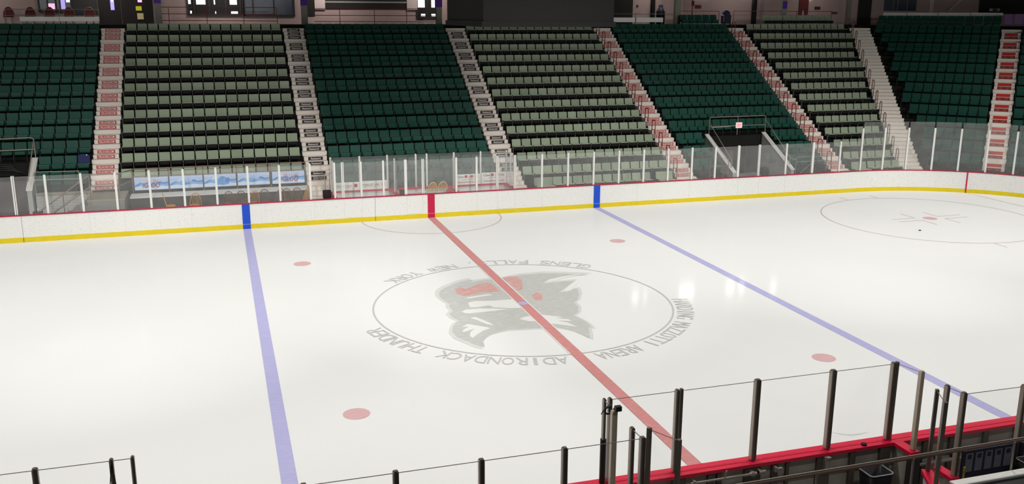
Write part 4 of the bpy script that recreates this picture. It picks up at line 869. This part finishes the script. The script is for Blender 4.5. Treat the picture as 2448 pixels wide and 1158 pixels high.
# back faces -y at rz 0, i.e. towards the ice
chair('l', -10.72, 14.25, -PI/2+.1, 'honey wooden spindle chair facing right, leftmost at the counter')
chair('l', -9.76, 14.1, .15, 'honey wooden spindle chair alone at the counter, second from the left')
chair('d', -8.42, 14.13, .05, 'brown spindle chair at the counter, first of the group near the blue line mark')
chair('d', -7.88, 14.1, -.1, 'brown spindle chair at the counter, second of the group near the blue line mark')
chair('l', -7.47, 13.9, .4, 'honey spindle chair at the counter, turned, right of two brown ones')
chair('d', -6.94, 14.2, -.05, 'brown spindle chair at the counter below the fourth banner')
chair('d', -6.45, 13.58, 2.5, 'brown spindle chair turned towards the boards, nearest the glass')
chair('d', -6.08, 14.14, .1, 'brown spindle chair at the counter below the rightmost banner')
chair('d', -5.58, 14.2, -.1, 'brown spindle chair at the right end of the counter')
chair('l', -5.4, 13.62, PI/2+.5, 'honey spindle chair facing left beside the black box')
chair('p', .2, 13.85, .1, 'pale wooden spindle chair in the timekeeper box, left one'); chair('p', .72, 13.95, -.05, 'pale wooden spindle chair in the timekeeper box, right one')
# aisle platform, its stairs and rails, block wall
pf = thing('platform', 'grey concrete platform at the foot of the leftmost stairs', 'platform', (-13.1, 14.6, FLOORZ))
MB().box(-13.78, -12.42, 13.62, 15.44, FLOORZ, 1.385).build('platform_body', M['floorc'], pf, world=True); MB().box(-13.8, -12.4, 13.6, 15.45, 1.34, 1.395).build('platform_slab', M['tan'], pf, world=True)
for j in range(5): MB().box(-13.78-.3*(j+1), -13.78-.3*j, 13.65, 14.7, FLOORZ, 1.385-.187*(j+1)).build('side_step', M['floorc'], pf, world=True)
tag(MB().box(-15.95, -13.8, 15.5, 15.58, FLOORZ, 1.37).build('block_wall', M['blockwall']), 'pale painted block wall left of the leftmost stairs', 'wall')
MB().box(-15.95, -13.8, 15.46, 15.6, 1.37, 1.45).build('wall_curb', M['tan'], bpy.data.objects['block_wall'])
rail_thing('brown handrail descending left from the concrete platform', [('top_rail', [(-13.66, 13.65, 1.4), (-13.66, 13.65, 2.42), (-13.72, 13.65, 2.36), (-15.45, 13.65, 1.12), (-15.5, 13.65, 1.0)]), ('mid_rail', [(-13.66, 13.65, 1.93), (-15.3, 13.65, .78)]), ('rail_post', [(-14.66, 13.65, .9), (-14.66, 13.65, 1.7)])], 'railbrown', .022)
rail_thing('brown handrail across the front of the concrete platform', [('top_rail', [(-13.62, 13.63, 2.42), (-12.56, 13.63, 2.42)]), ('mid_rail', [(-13.62, 13.63, 1.95), (-12.6, 13.63, 1.93)]), ('rail_post', [(-12.6, 13.63, 1.4), (-12.56, 13.63, 2.42)]), ('side_rail', [(-12.56, 13.63, 2.42), (-12.26, 15.4, 2.26)]), ('side_mid_rail', [(-12.58, 13.63, 1.93), (-12.26, 15.4, 1.8)])], 'railbrown', .022)
rail_thing('brown front guard rail beside the left tunnel', [('top_rail', [(-15.92, 15.5, 1.45), (-15.92, 15.5, 2.28), (-15.86, 15.5, 2.33), (-14.25, 15.5, 2.31), (-14.2, 15.5, 1.45)]), ('mid_rail', [(-15.92, 15.5, 2.0), (-14.22, 15.5, 1.98)])], 'railgrey', .02)
bb = thing('box_stand', 'black box on a post left of the penalty boxes', 'box', (-4.4, 13.5, FLOORZ))
MB().bevbox(-.17, .17, -.1, .1, .55, .9, .02).build('box_body', M['black'], bb); MB().tube([(-.05, .1, 0), (-.05, .1, 1.62), (.22, .1, 1.62)], .018, 8).build('pole', M['railgrey'], bb); MB().tube([(.14, .1, 0), (.14, .1, 1.62)], .012, 8).build('pole', M['railgrey'], bb)
tag(MB().lathe([(0, 0), (.035, 0), (.035, .1), (.018, .14), (.018, .17), (0, .17)], (-15.0+.72-.0-.0-1.28, 13.4, FLOORZ+.65), 10).build('water_bottle', M['swhite']), 'small white bottle behind the far boards at left', 'bottle')
tag(MB().box(-15.75, -15.4, 13.3, 13.5, FLOORZ, FLOORZ+.65).build('equipment_box', M['dark']), 'dark equipment box behind the far boards at left', 'box')

# ================================================================== CONCOURSE
def wx(px, py=20): return onY(px, py, WY).x
def wz(py, px=700): return onY(px, py, WY).z
def flat(px0, px1, py0, py1, y0=.0, d=.04):
    """panel on the back wall between the given image extents"""
    return (wx(px0), wx(px1), WY-y0-d, WY-y0, wz(py1), wz(py0))
def wpanel(name, m, b, label, cat, group=None, parent=None):
    o = MB().box(*b).build(name, M[m], parent)
    return tag(o, label, cat, group) if parent is None else o
ZT = 10.6
def window(n, px0, px1, pysill, label, panes, m='wglass', mull=(), top=ZT):
    b = (wx(px0), wx(px1)); z0 = wz(pysill)
    w = struct(MB().box(b[0], b[1], WY-.03, WY+.02, z0, top).build(f'window_{n}', M[m]), label, 'window')
    fm = MB(); fm.box(b[0]-.06, b[1]+.06, WY-.09, WY-.0, z0-.08, z0+.02); fm.box(b[0]-.06, b[0]+.02, WY-.09, WY, z0, top); fm.box(b[1]-.02, b[1]+.06, WY-.09, WY, z0, top)
    for q in mull: x = wx(q); fm.box(x-.035, x+.035, WY-.08, WY-.02, z0, top)
    fm.build('window_frame', M['dark'], w)
    for (a, c, t0, t1, mm) in panes: MB().box(wx(a), wx(c), WY-.05, WY-.03, wz(t1), 9.42 if t0 is None else wz(t0)).build('lit_pane', M[mm], w)
    return w
window(1, 95, 172, 28, 'dim concourse window with pink and violet lit panes', [(116, 132, 12, 26, 'pinkday'), (146, 157, None, 26, 'violday'), (160, 169, None, 9, 'day')], 'wglass', (115, 135, 145))
window(2, 450, 583, 35, 'concourse window with bright daylight above the sage section', [(451, 457, None, 11, 'day'), (470, 492, None, 12, 'day'), (512, 515, None, 12, 'day'), (550, 567, None, 12, 'day'), (454, 458, 27, 33, 'day'), (514, 516, 28, 34, 'day'), (552, 568, 28, 34, 'day')], 'darkroom', (464, 500, 540, 575))
window(3, 583, 702, 36, 'dark bluish concourse window beside the bright one', [], 'wglass', (605, 655)); 
window(4, 997, 1041, 40, 'narrow bright concourse window left of the scoreboard', [(999, 1015, None, 16, 'day'), (1031, 1039, None, 16, 'day'), (1006, 1016, 32, 38, 'day'), (1031, 1040, 32, 38, 'day')], 'darkroom', (1020,))
# clerestory windows higher on the same wall; they mirror in the ice
for i, (x0, x1, z0, z1) in enumerate(((17.7, 18.15, 9.9, 10.6), (18.3, 18.75, 9.9, 10.6), (21.3, 22.4, 9.75, 10.7), (25.0, 25.6, 9.8, 10.6), (25.8, 26.4, 9.8, 10.6), (28.6, 29.0, 10.1, 10.8), (-18.9, -16.6, 9.85, 10.3))):
    struct(MB().box(x0, x1, WY-.05, WY, z0, z1).build(f'window_{5+i}', M['dayhi' if i < 6 else 'daylo']), 'bright upper window pane on the concourse wall', 'window')
tag(MB().bevbox(-.15, .15, -.08, .0, -.1, .1, .02).build('wall_lamp', M['lamp'], loc=(29.95, WY-.02, 9.75)), 'small bright lamp on the concourse wall at right', 'lamp')
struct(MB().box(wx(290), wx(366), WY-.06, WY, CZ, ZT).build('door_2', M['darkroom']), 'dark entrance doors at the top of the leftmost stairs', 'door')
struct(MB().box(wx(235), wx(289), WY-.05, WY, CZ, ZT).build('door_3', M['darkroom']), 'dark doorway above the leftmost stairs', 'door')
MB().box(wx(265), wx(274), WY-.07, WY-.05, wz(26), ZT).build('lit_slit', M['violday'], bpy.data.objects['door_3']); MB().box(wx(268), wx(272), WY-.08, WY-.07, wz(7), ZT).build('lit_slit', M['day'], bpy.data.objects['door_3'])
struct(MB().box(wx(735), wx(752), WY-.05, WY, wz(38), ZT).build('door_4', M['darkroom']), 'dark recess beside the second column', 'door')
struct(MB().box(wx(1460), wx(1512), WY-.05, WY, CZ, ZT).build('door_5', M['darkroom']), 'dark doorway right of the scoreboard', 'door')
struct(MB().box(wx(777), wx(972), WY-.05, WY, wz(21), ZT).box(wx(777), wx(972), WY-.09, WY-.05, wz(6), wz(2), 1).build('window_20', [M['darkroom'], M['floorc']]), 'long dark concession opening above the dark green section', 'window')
for i, (a, c) in enumerate(((752, 777), (972, 997))): struct(MB().box(wx(a), wx(c), WY-.12, WY, wz(22), ZT).build(f'trim_{2+i}', M['lpink']), 'pale pilaster beside the concession opening', 'trim')
struct(MB().box(wx(170), wx(234), WY-.05, WY, wz(38), ZT).build('window_21', M['dark']), 'dark brown window bay at upper left', 'window')
wpanel('notice_board', 'yellowsign', flat(325, 339, 17, 27, .08), 'small bright yellow sign on the dark entrance doors', 'sign')
wpanel('notice_board', 'palesign', flat(327, 342, 33, 47, .08), 'small pale yellow sign below the bright yellow one', 'sign')
wpanel('poster', 'pinkday', flat(331, 341, -4, 8, .08), 'pink lit poster above the yellow sign', 'poster')
def column(px, w, y, label, band, m='colm', zb=None):
    x = onY(px, 40, y).x; c = thing('column', label, 'column', (x, y, CZ if zb is None else zb)); MB().bevbox(-w/2, w/2, -.12, .12, 0, 6, .02).build('shaft', M[m], c)
    if band: MB().box(-w/2-.012, w/2+.012, -.135, .135, band-c.location.z, 6).build('purple_band', M['purple'], c)
    return c
YC = YK(12.2)+.2
def cz_(px, py): return onY(px, py, YC).z
column(379, .33, YC, 'grey column with purple band left of the bright window', cz_(379, 8)); column(728, .33, YC, 'grey column with purple band above the second stairs', cz_(728, 13))
column(1049, .32, YC, 'grey column with purple band beside the scoreboard', cz_(1049, 17)); c4 = column(1618, .36, YC, 'plain grey green column right of the white barrier', None)
MB().tube([(-.06, -.14, .05), (.02, -.14, .4), (.05, -.14, 3)], .012, 6).build('conduit', M['conduit'], c4)
column(1560, .2, WY-.2, 'slim dark green column against the back wall', None, 'concrete'); column(1802, .24, WY-.2, 'slim dark column above the tunnel section', None, 'concrete')
c7 = column(1872, .3, YC, 'grey column with small purple sign above the sage section', None); MB().box(-.16, .16, -.14, -.12, cz_(1872, 21)-CZ, cz_(1872, 3)-CZ).build('purple_sign', M['purple'], c7)
column(2027, .26, WY-.3, 'slim grey column near the corner stairs', None)
# railings along the top row
def toprail(label, px0, px1, ys, y, m, posts, z0=CZ):
    pa = []
    for nm, py in ys:
        pa.append((nm, [onY(px0, py, y), onY(px1, py+(px1-px0)*.004, y)]))
    zt = onY(px0, ys[0][1], y).z
    for q in posts: x = onY(q, 30, y).x; pa.append(('rail_post', [(x, y, z0), (x, y, zt)]))
    return rail_thing(label, pa, m, .018)
YR = YK(12.2)+.12
toprail('dark red guard rail behind the sage section at left', 385, 662, (('top_rail', 17), ('mid_rail', 33), ('low_rail', 49)), YR, 'railred', (403, 494, 582, 662))
toprail('dark red guard rail behind the dark green middle section', 752, 1040, (('top_rail', 20.5), ('mid_rail', 36.5), ('low_rail', 51.5)), YR, 'railred', (812, 895, 972))
toprail('thin dark rail at the upper left concourse edge', 10, 236, (('top_rail', 22), ('mid_rail', 37)), YR, 'railgrey', (12, 142, 236))
toprail('thin rail above the white barrier right of the scoreboard', 1462, 1612, (('top_rail', 33),), YR, 'railgrey', (1520, 1610))
toprail('red guard rail above the tunnel section', 1625, 1719, (('top_rail', 26.5),), YR, 'railred', (1654, 1719))
toprail('red guard rail above the sage corner section', 1754, 1990, (('top_rail', 26.5),), YR, 'railred', (1754, 1905, 1988))
def barrier(label, px0, px1, py0, py1, y, gap):
    r = thing('barrier_panel', label, 'barrier', tuple(onY((px0+px1)/2, py1, y)), 0, 'white barrier panels behind the top row')
    for a, b in ((px0, gap-1.2), (gap+1.2, px1)):
        p0, p1 = onY(a, py1, y), onY(b, py0, y); MB().prism([(p0.x, p0.z), (p1.x, p0.z), (p1.x, p1.z), (p0.x, p1.z)], y-.04, y, .012).build('panel', M['white'], r, world=True)
    for q in (px0+2, gap, px1-2): x = onY(q, 45, y).x; MB().box(x-.02, x+.02, y, y+.04, CZ, onY(q, py1-4, y).z).build('bracket', M['railgrey'], r, world=True)
barrier('white padded barrier behind the top row at upper left', 48, 237, 40, 51, YK(11.2), 142); barrier('white barrier behind the top row right of the scoreboard', 1460, 1585, 42, 53, YK(11.2), 1519)
d12 = DK(12.4); r7 = thing('barrier_panel', 'long white barrier behind the top of the corner section', 'barrier', tuple(onN(2250, 38, d12)), 0, 'white barrier panels behind the top row')
for a, b in ((2111, 2167), (2169, 2241), (2243, 2319), (2321, 2398)):
    p0, p1 = onN(a, 38, d12), onN(b, 38, d12); zt = onN(a, 30.5, d12).z; mb = MB(); n_ = N45*.04
    lo, hi = Vector((0, 0, p0.z)), Vector((0, 0, zt)); f2 = lambda p, z, o: (p.x+o.x, p.y+o.y, z)
    Z0 = Vector((0, 0, 0)); mb.raw([f2(p0, p0.z, Z0), f2(p1, p0.z, Z0), f2(p1, zt, Z0), f2(p0, zt, Z0), f2(p0, p0.z, n_), f2(p1, p0.z, n_), f2(p1, zt, n_), f2(p0, zt, n_)], [(0, 1, 2, 3), (7, 6, 5, 4), (0, 4, 5, 1), (1, 5, 6, 2), (2, 6, 7, 3), (3, 7, 4, 0)])
    mb.build('panel', M['white'], r7, world=True)
    pm_ = (p0+p1)/2+N45*.06; MB().tube([(pm_.x, pm_.y, ZK(11)), (pm_.x, pm_.y, zt-.02)], .02, 6).build('bracket', M['railgrey'], r7, world=True)
# bins, signs and small things on the concourse
lb = onY(1579, 38, WY-1.2); o = thing('litter_bin', 'tall dark litter bin behind the white barrier right of the scoreboard', 'bin', (lb.x, WY-1.2, CZ))
MB().lathe([(0, 0), (.26, 0), (.28, .8), (.27, .84), (0, .84)], n=16).build('bin_body', M['black'], o); MB().lathe([(.24, .84), (.2, 1.0), (.15, 1.02), (.15, 1.16), (.12, 1.22), (0, 1.24)], n=16).build('domed_lid', M['navyposter'], o); MB().lathe([(0, -.03), (.03, 0), (0, .03)], (-.05, -.26, .93), 8).build('lid_badge', M['swhite'], o)
lb = onY(1735, 55, YC+.1); o = thing('rubbish_cart', 'navy rubbish cart with a bag at the top of the red railed stairs', 'cart', (lb.x, YC+.1, CZ))
MB().bevbox(-.26, .26, -.2, .2, .08, .62, .03).build('cart_body', M['navyposter'], o); loops([rr(.2, .17, .08, .6), rr(.22, .19, .09, .75), rr(.12, .1, .05, .86), rr(.02, .02, .01, .9)]).build('bag', M['navy'], o); MB().box(-.3, -.27, -.22, -.18, .2, .6).build('handle', M['rim'], o)
for x in (-.2, .2): MB().tube([(x, -.21, .05), (x, -.17, .05)], .05, 10).build('wheel', M['black'], o)
for px0, px1, py0, py1, m, lab in ((1661, 1675, 5, 14, 'bred', 'small dark red sign beside the red pole'), (1947, 1960, 7, 15, 'dark', 'small dark sign on the wall above the sage corner seats'), (1988, 2001, 22, 27, 'bred', 'low dark sign near the slim column'), (2036, 2048, 6, 15, 'bred', 'small dark red sign left of the dark corner doorway'), (2097, 2103, 5, 15, 'bred', 'narrow red sign right of the dark corner doorway'), (1521, 1525, 6, 12, 'dark', 'tiny dark box on the wall right of the scoreboard')):
    wpanel('wall_sign', m, flat(px0, px1, py0, py1, .02), lab, 'sign')
o = wpanel('red_banner', 'bred', flat(1909, 1931, -60, 16, .03), 'tall dark red banner on the wall above the sage corner seats', 'banner'); 
MB().box(*flat(1909, 1917, 15, 33, .03)).build('banner_tail', M['bred'], o); MB().box(*flat(1923, 1931, 15, 30, .03)).build('banner_tail', M['bred'], o)
x = onY(1655, 20, WY-1.).x; o = thing('sign_pole', 'red pole with a dark sign above the tunnel section', 'sign', (x, WY-1., CZ)); MB().tube([(0, 0, 0), (0, 0, 3)], .04, 8).build('pole', M['railred'], o); MB().box(-.1, .1, -.06, -.04, onY(1655, 14, WY-1).z-CZ, onY(1655, 2, WY-1).z-CZ).build('sign_plate', M['bred'], o)
def cpanel(name, px0, px1, py0, py1, m, label, cat, dd=DW-.04, kind=None):
    p0, p1 = onN(px0, 20, dd), onN(px1, 20, dd); z0 = onN((px0+px1)/2, py1, dd).z; z1 = ZT if py0 is None else onN((px0+px1)/2, py0, dd).z; n_ = N45*.035
    mb = MB(); vs = [(p.x+o_.x, p.y+o_.y, z) for o_ in (Vector((0, 0, 0)), n_) for p, z in ((p0, z0), (p1, z0), (p1, z1), (p0, z1))]
    mb.raw(vs, [(0, 1, 2, 3), (7, 6, 5, 4), (0, 4, 5, 1), (1, 5, 6, 2), (2, 6, 7, 3), (3, 7, 4, 0)]); o_ = mb.build(name, M[m]); tag(o_, label, cat)
    if kind: o_['kind'] = kind
    return o_
cpanel('door_6', 2051, 2083, None, 62, 'darkroom', 'dark doorway at the top of the corner stairs', 'door', kind='structure')
cpanel('window_22', 2113, 2190, None, 26, 'wglass', 'dark window above the corner section', 'window', kind='structure')
cpanel('trim_4', 2221, 2231, None, 30, 'lpink', 'pale pilaster above the corner section', 'trim', kind='structure'); cpanel('door_7', 2340, 2470, None, 34, 'darkroom', 'large dark opening at the upper right', 'door', kind='structure')
for px in (2135, 2145, 2168):
    a = onN(px, 24, DW-.08); MB().tube([(a.x, a.y, a.z), (a.x, a.y, ZT)], .02, 6).build('mullion', M['railgrey'], bpy.data.objects['window_22'])
a, b_ = onN(2270, 25, DW-.3), onN(2300, -2, DW-.3); tag(MB().tube([a, b_, b_+(b_-a)*.6], .018, 6).build('cable', M['swhite']), 'bright diagonal cable above the corner section', 'cable')
pj = onN(2377, 27, DW-.6); o = thing('projector', 'pale projector box behind the corner barrier', 'projector', tuple(pj), -PI/4); MB().bevbox(-.3, .3, -.15, .15, 0, .17, .03).build('case', M['projw'], o); MB().tube([(.2, -.17, .08), (.2, -.15, .08)], .05, 12).build('lens', M['rim'], o); MB().box(-.1, .16, -.16, -.15, .02, .15).build('vent', M['wglass'], o)
MB().box(-.04, .04, -.04, .04, CZ-pj.z, 0).build('stand', M['dark'], o)
dd = DK(11.6)
for i, (a, b_) in enumerate(((2405, 2424), (2429, 2450))):
    cpanel('pennant', a, b_, 33.5, 58, 'vent', 'purple pennant above the right stairs, left one' if i == 0 else 'purple pennant above the right stairs, cut by the frame', 'pennant', dd)
# lounge chairs glimpsed behind the upper left barrier
for i, px in enumerate((20, 72, 118, 165, 214)):
    p = onY(px, 40, WY-1.6); o = thing('lounge_chair', f'dark red round backed chair behind the upper left barrier, {nth(i+1)} from the left', 'chair', (p.x, WY-1.6, CZ), 0, 'dark chairs behind the upper left barrier')
    MB().lathe([(0, .36), (.24, .37), (.25, .42), (0, .44)], n=16).build('seat', M['bred'], o); MB().prism([(.26*math.cos(PI*j/12), .42+.45*math.sin(PI*j/12)) for j in range(13)], .2, .25, .01).build('backrest', M['bred'], o)
    MB().tube([(.265*math.cos(PI*j/12), .2, .42+.46*math.sin(PI*j/12)) for j in range(13)], .012, 6).build('back_trim', M['railgrey'], o)
    for sx in (-1, 1):
        for sy in (-1, 1): MB().tube([(sx*.18, sy*.15, 0), (sx*.15, sy*.13, .37)], .015, 6).build('leg', M['railgrey'], o)

# ================================================================== SCOREBOARD AND LIGHTS
sbd = thing('scoreboard', 'dark grey underside of the hanging centre scoreboard at the top', 'scoreboard', (0, 0, 8.37))
MB().bevbox(-1.82, 1.9, -2., 2., .12, 3.2, .02).build('body', M['board_scr'], sbd)
MB().box(-1.86, 1.94, -2.04, 2.04, 0, .14).build('bottom_rim', M['board_scr'], sbd)
for sx in (-1.2, 1.2):
    for sy in (-1.4, 1.4): MB().tube([(sx, sy, 3.1), (sx, sy, 7.63)], .03, 6).build('hanging_cable', M['steel'], sbd)
def lamp(x, y, pw, size=1.1, spread=150, tilt=0):
    n = f'lamp'
    t = thing('ceiling_lamp', 'unseen round lamp under the roof, outside the frame', 'lamp', (x, y, 13.2), 0, 'high bay lamps under the roof')
    MB().lathe([(.1, .45), (.3, .4), (.55, .05), (.56, 0), (.5, 0), (.28, .36)], n=20).build('reflector', M['steel'], t); MB().tube([(0, 0, .4), (0, 0, 2.8)], .03, 6).build('hanger', M['steel'], t)
    la = bpy.data.lights.new('lamp_light', 'AREA'); la.shape = 'DISK'; la.size = size; la.energy = pw; la.color = (1, .985, .95); la.spread = math.radians(spread)
    o = bpy.data.objects.new('lamp_light', la); COL.objects.link(o); o.location = (0, 0, -.02) if not tilt else (0, .1, -.25); o.rotation_euler = (math.radians(tilt), 0, 0); o.parent = t
PW = 226
for x in (-26, -18, -10, -2, 6, 14, 22, 30):
    for y in (-9.5, 0, 8.5): lamp(x, y, PW*(1.3 if y < 0 else .95)*(.95 if x > 10 else .94 if x < -12 else 1.06), spread=136)
for x in (-24, -12, 0, 12, 24, 34): lamp(x, -19, 285 if x < 30 else 150, spread=50, tilt=69)  # added floods aimed at the far boards and lower rows to brighten them
for x in (-14, 0, 14): lamp(x, -19.5, 230, spread=160)
# fluorescent battens under the concourse soffit
for i, (x, pw) in enumerate(((-20, 22), (-14, 34), (-8, 50), (-2, 50), (4, 40), (11, 24), (18, 18), (24, 13), (30, 10))):
    t = thing('tube_lamp', 'fluorescent tube lamp under the concourse roof, above the frame', 'lamp', (x, 27.9, 10.9), 0, 'tube lamps of the concourse')
    MB().bevbox(-.9, .9, -.09, .09, .0, .08, .02).build('batten', M['steel'], t); MB().tube([(-.85, 0, -.03), (.85, 0, -.03)], .025, 8).build('tube', M['lamp'], t); MB().tube([(0, 0, .08), (0, 0, 5.1)], .015, 6).build('hanger', M['steel'], t)
    la = bpy.data.lights.new('tube_light', 'AREA'); la.shape = 'RECTANGLE'; la.size = 1.7; la.size_y = .15; la.energy = pw; la.color = (1, .9, .86); la.spread = math.radians(150)
    o = bpy.data.objects.new('tube_light', la); COL.objects.link(o); o.location = (0, .1, -.07); o.rotation_euler = (math.radians(40), 0, 0); o.parent = t
w = bpy.data.worlds.new('world'); S.world = w; w.use_nodes = True; w.node_tree.nodes['Background'].inputs[0].default_value = (.6, .65, .75, 1); w.node_tree.nodes['Background'].inputs[1].default_value = .03
S.view_settings.view_transform = 'Standard'; S.view_settings.look = 'None'; S.view_settings.gamma = 1; S.view_settings.use_curve_mapping = False
S.view_settings.exposure = 0
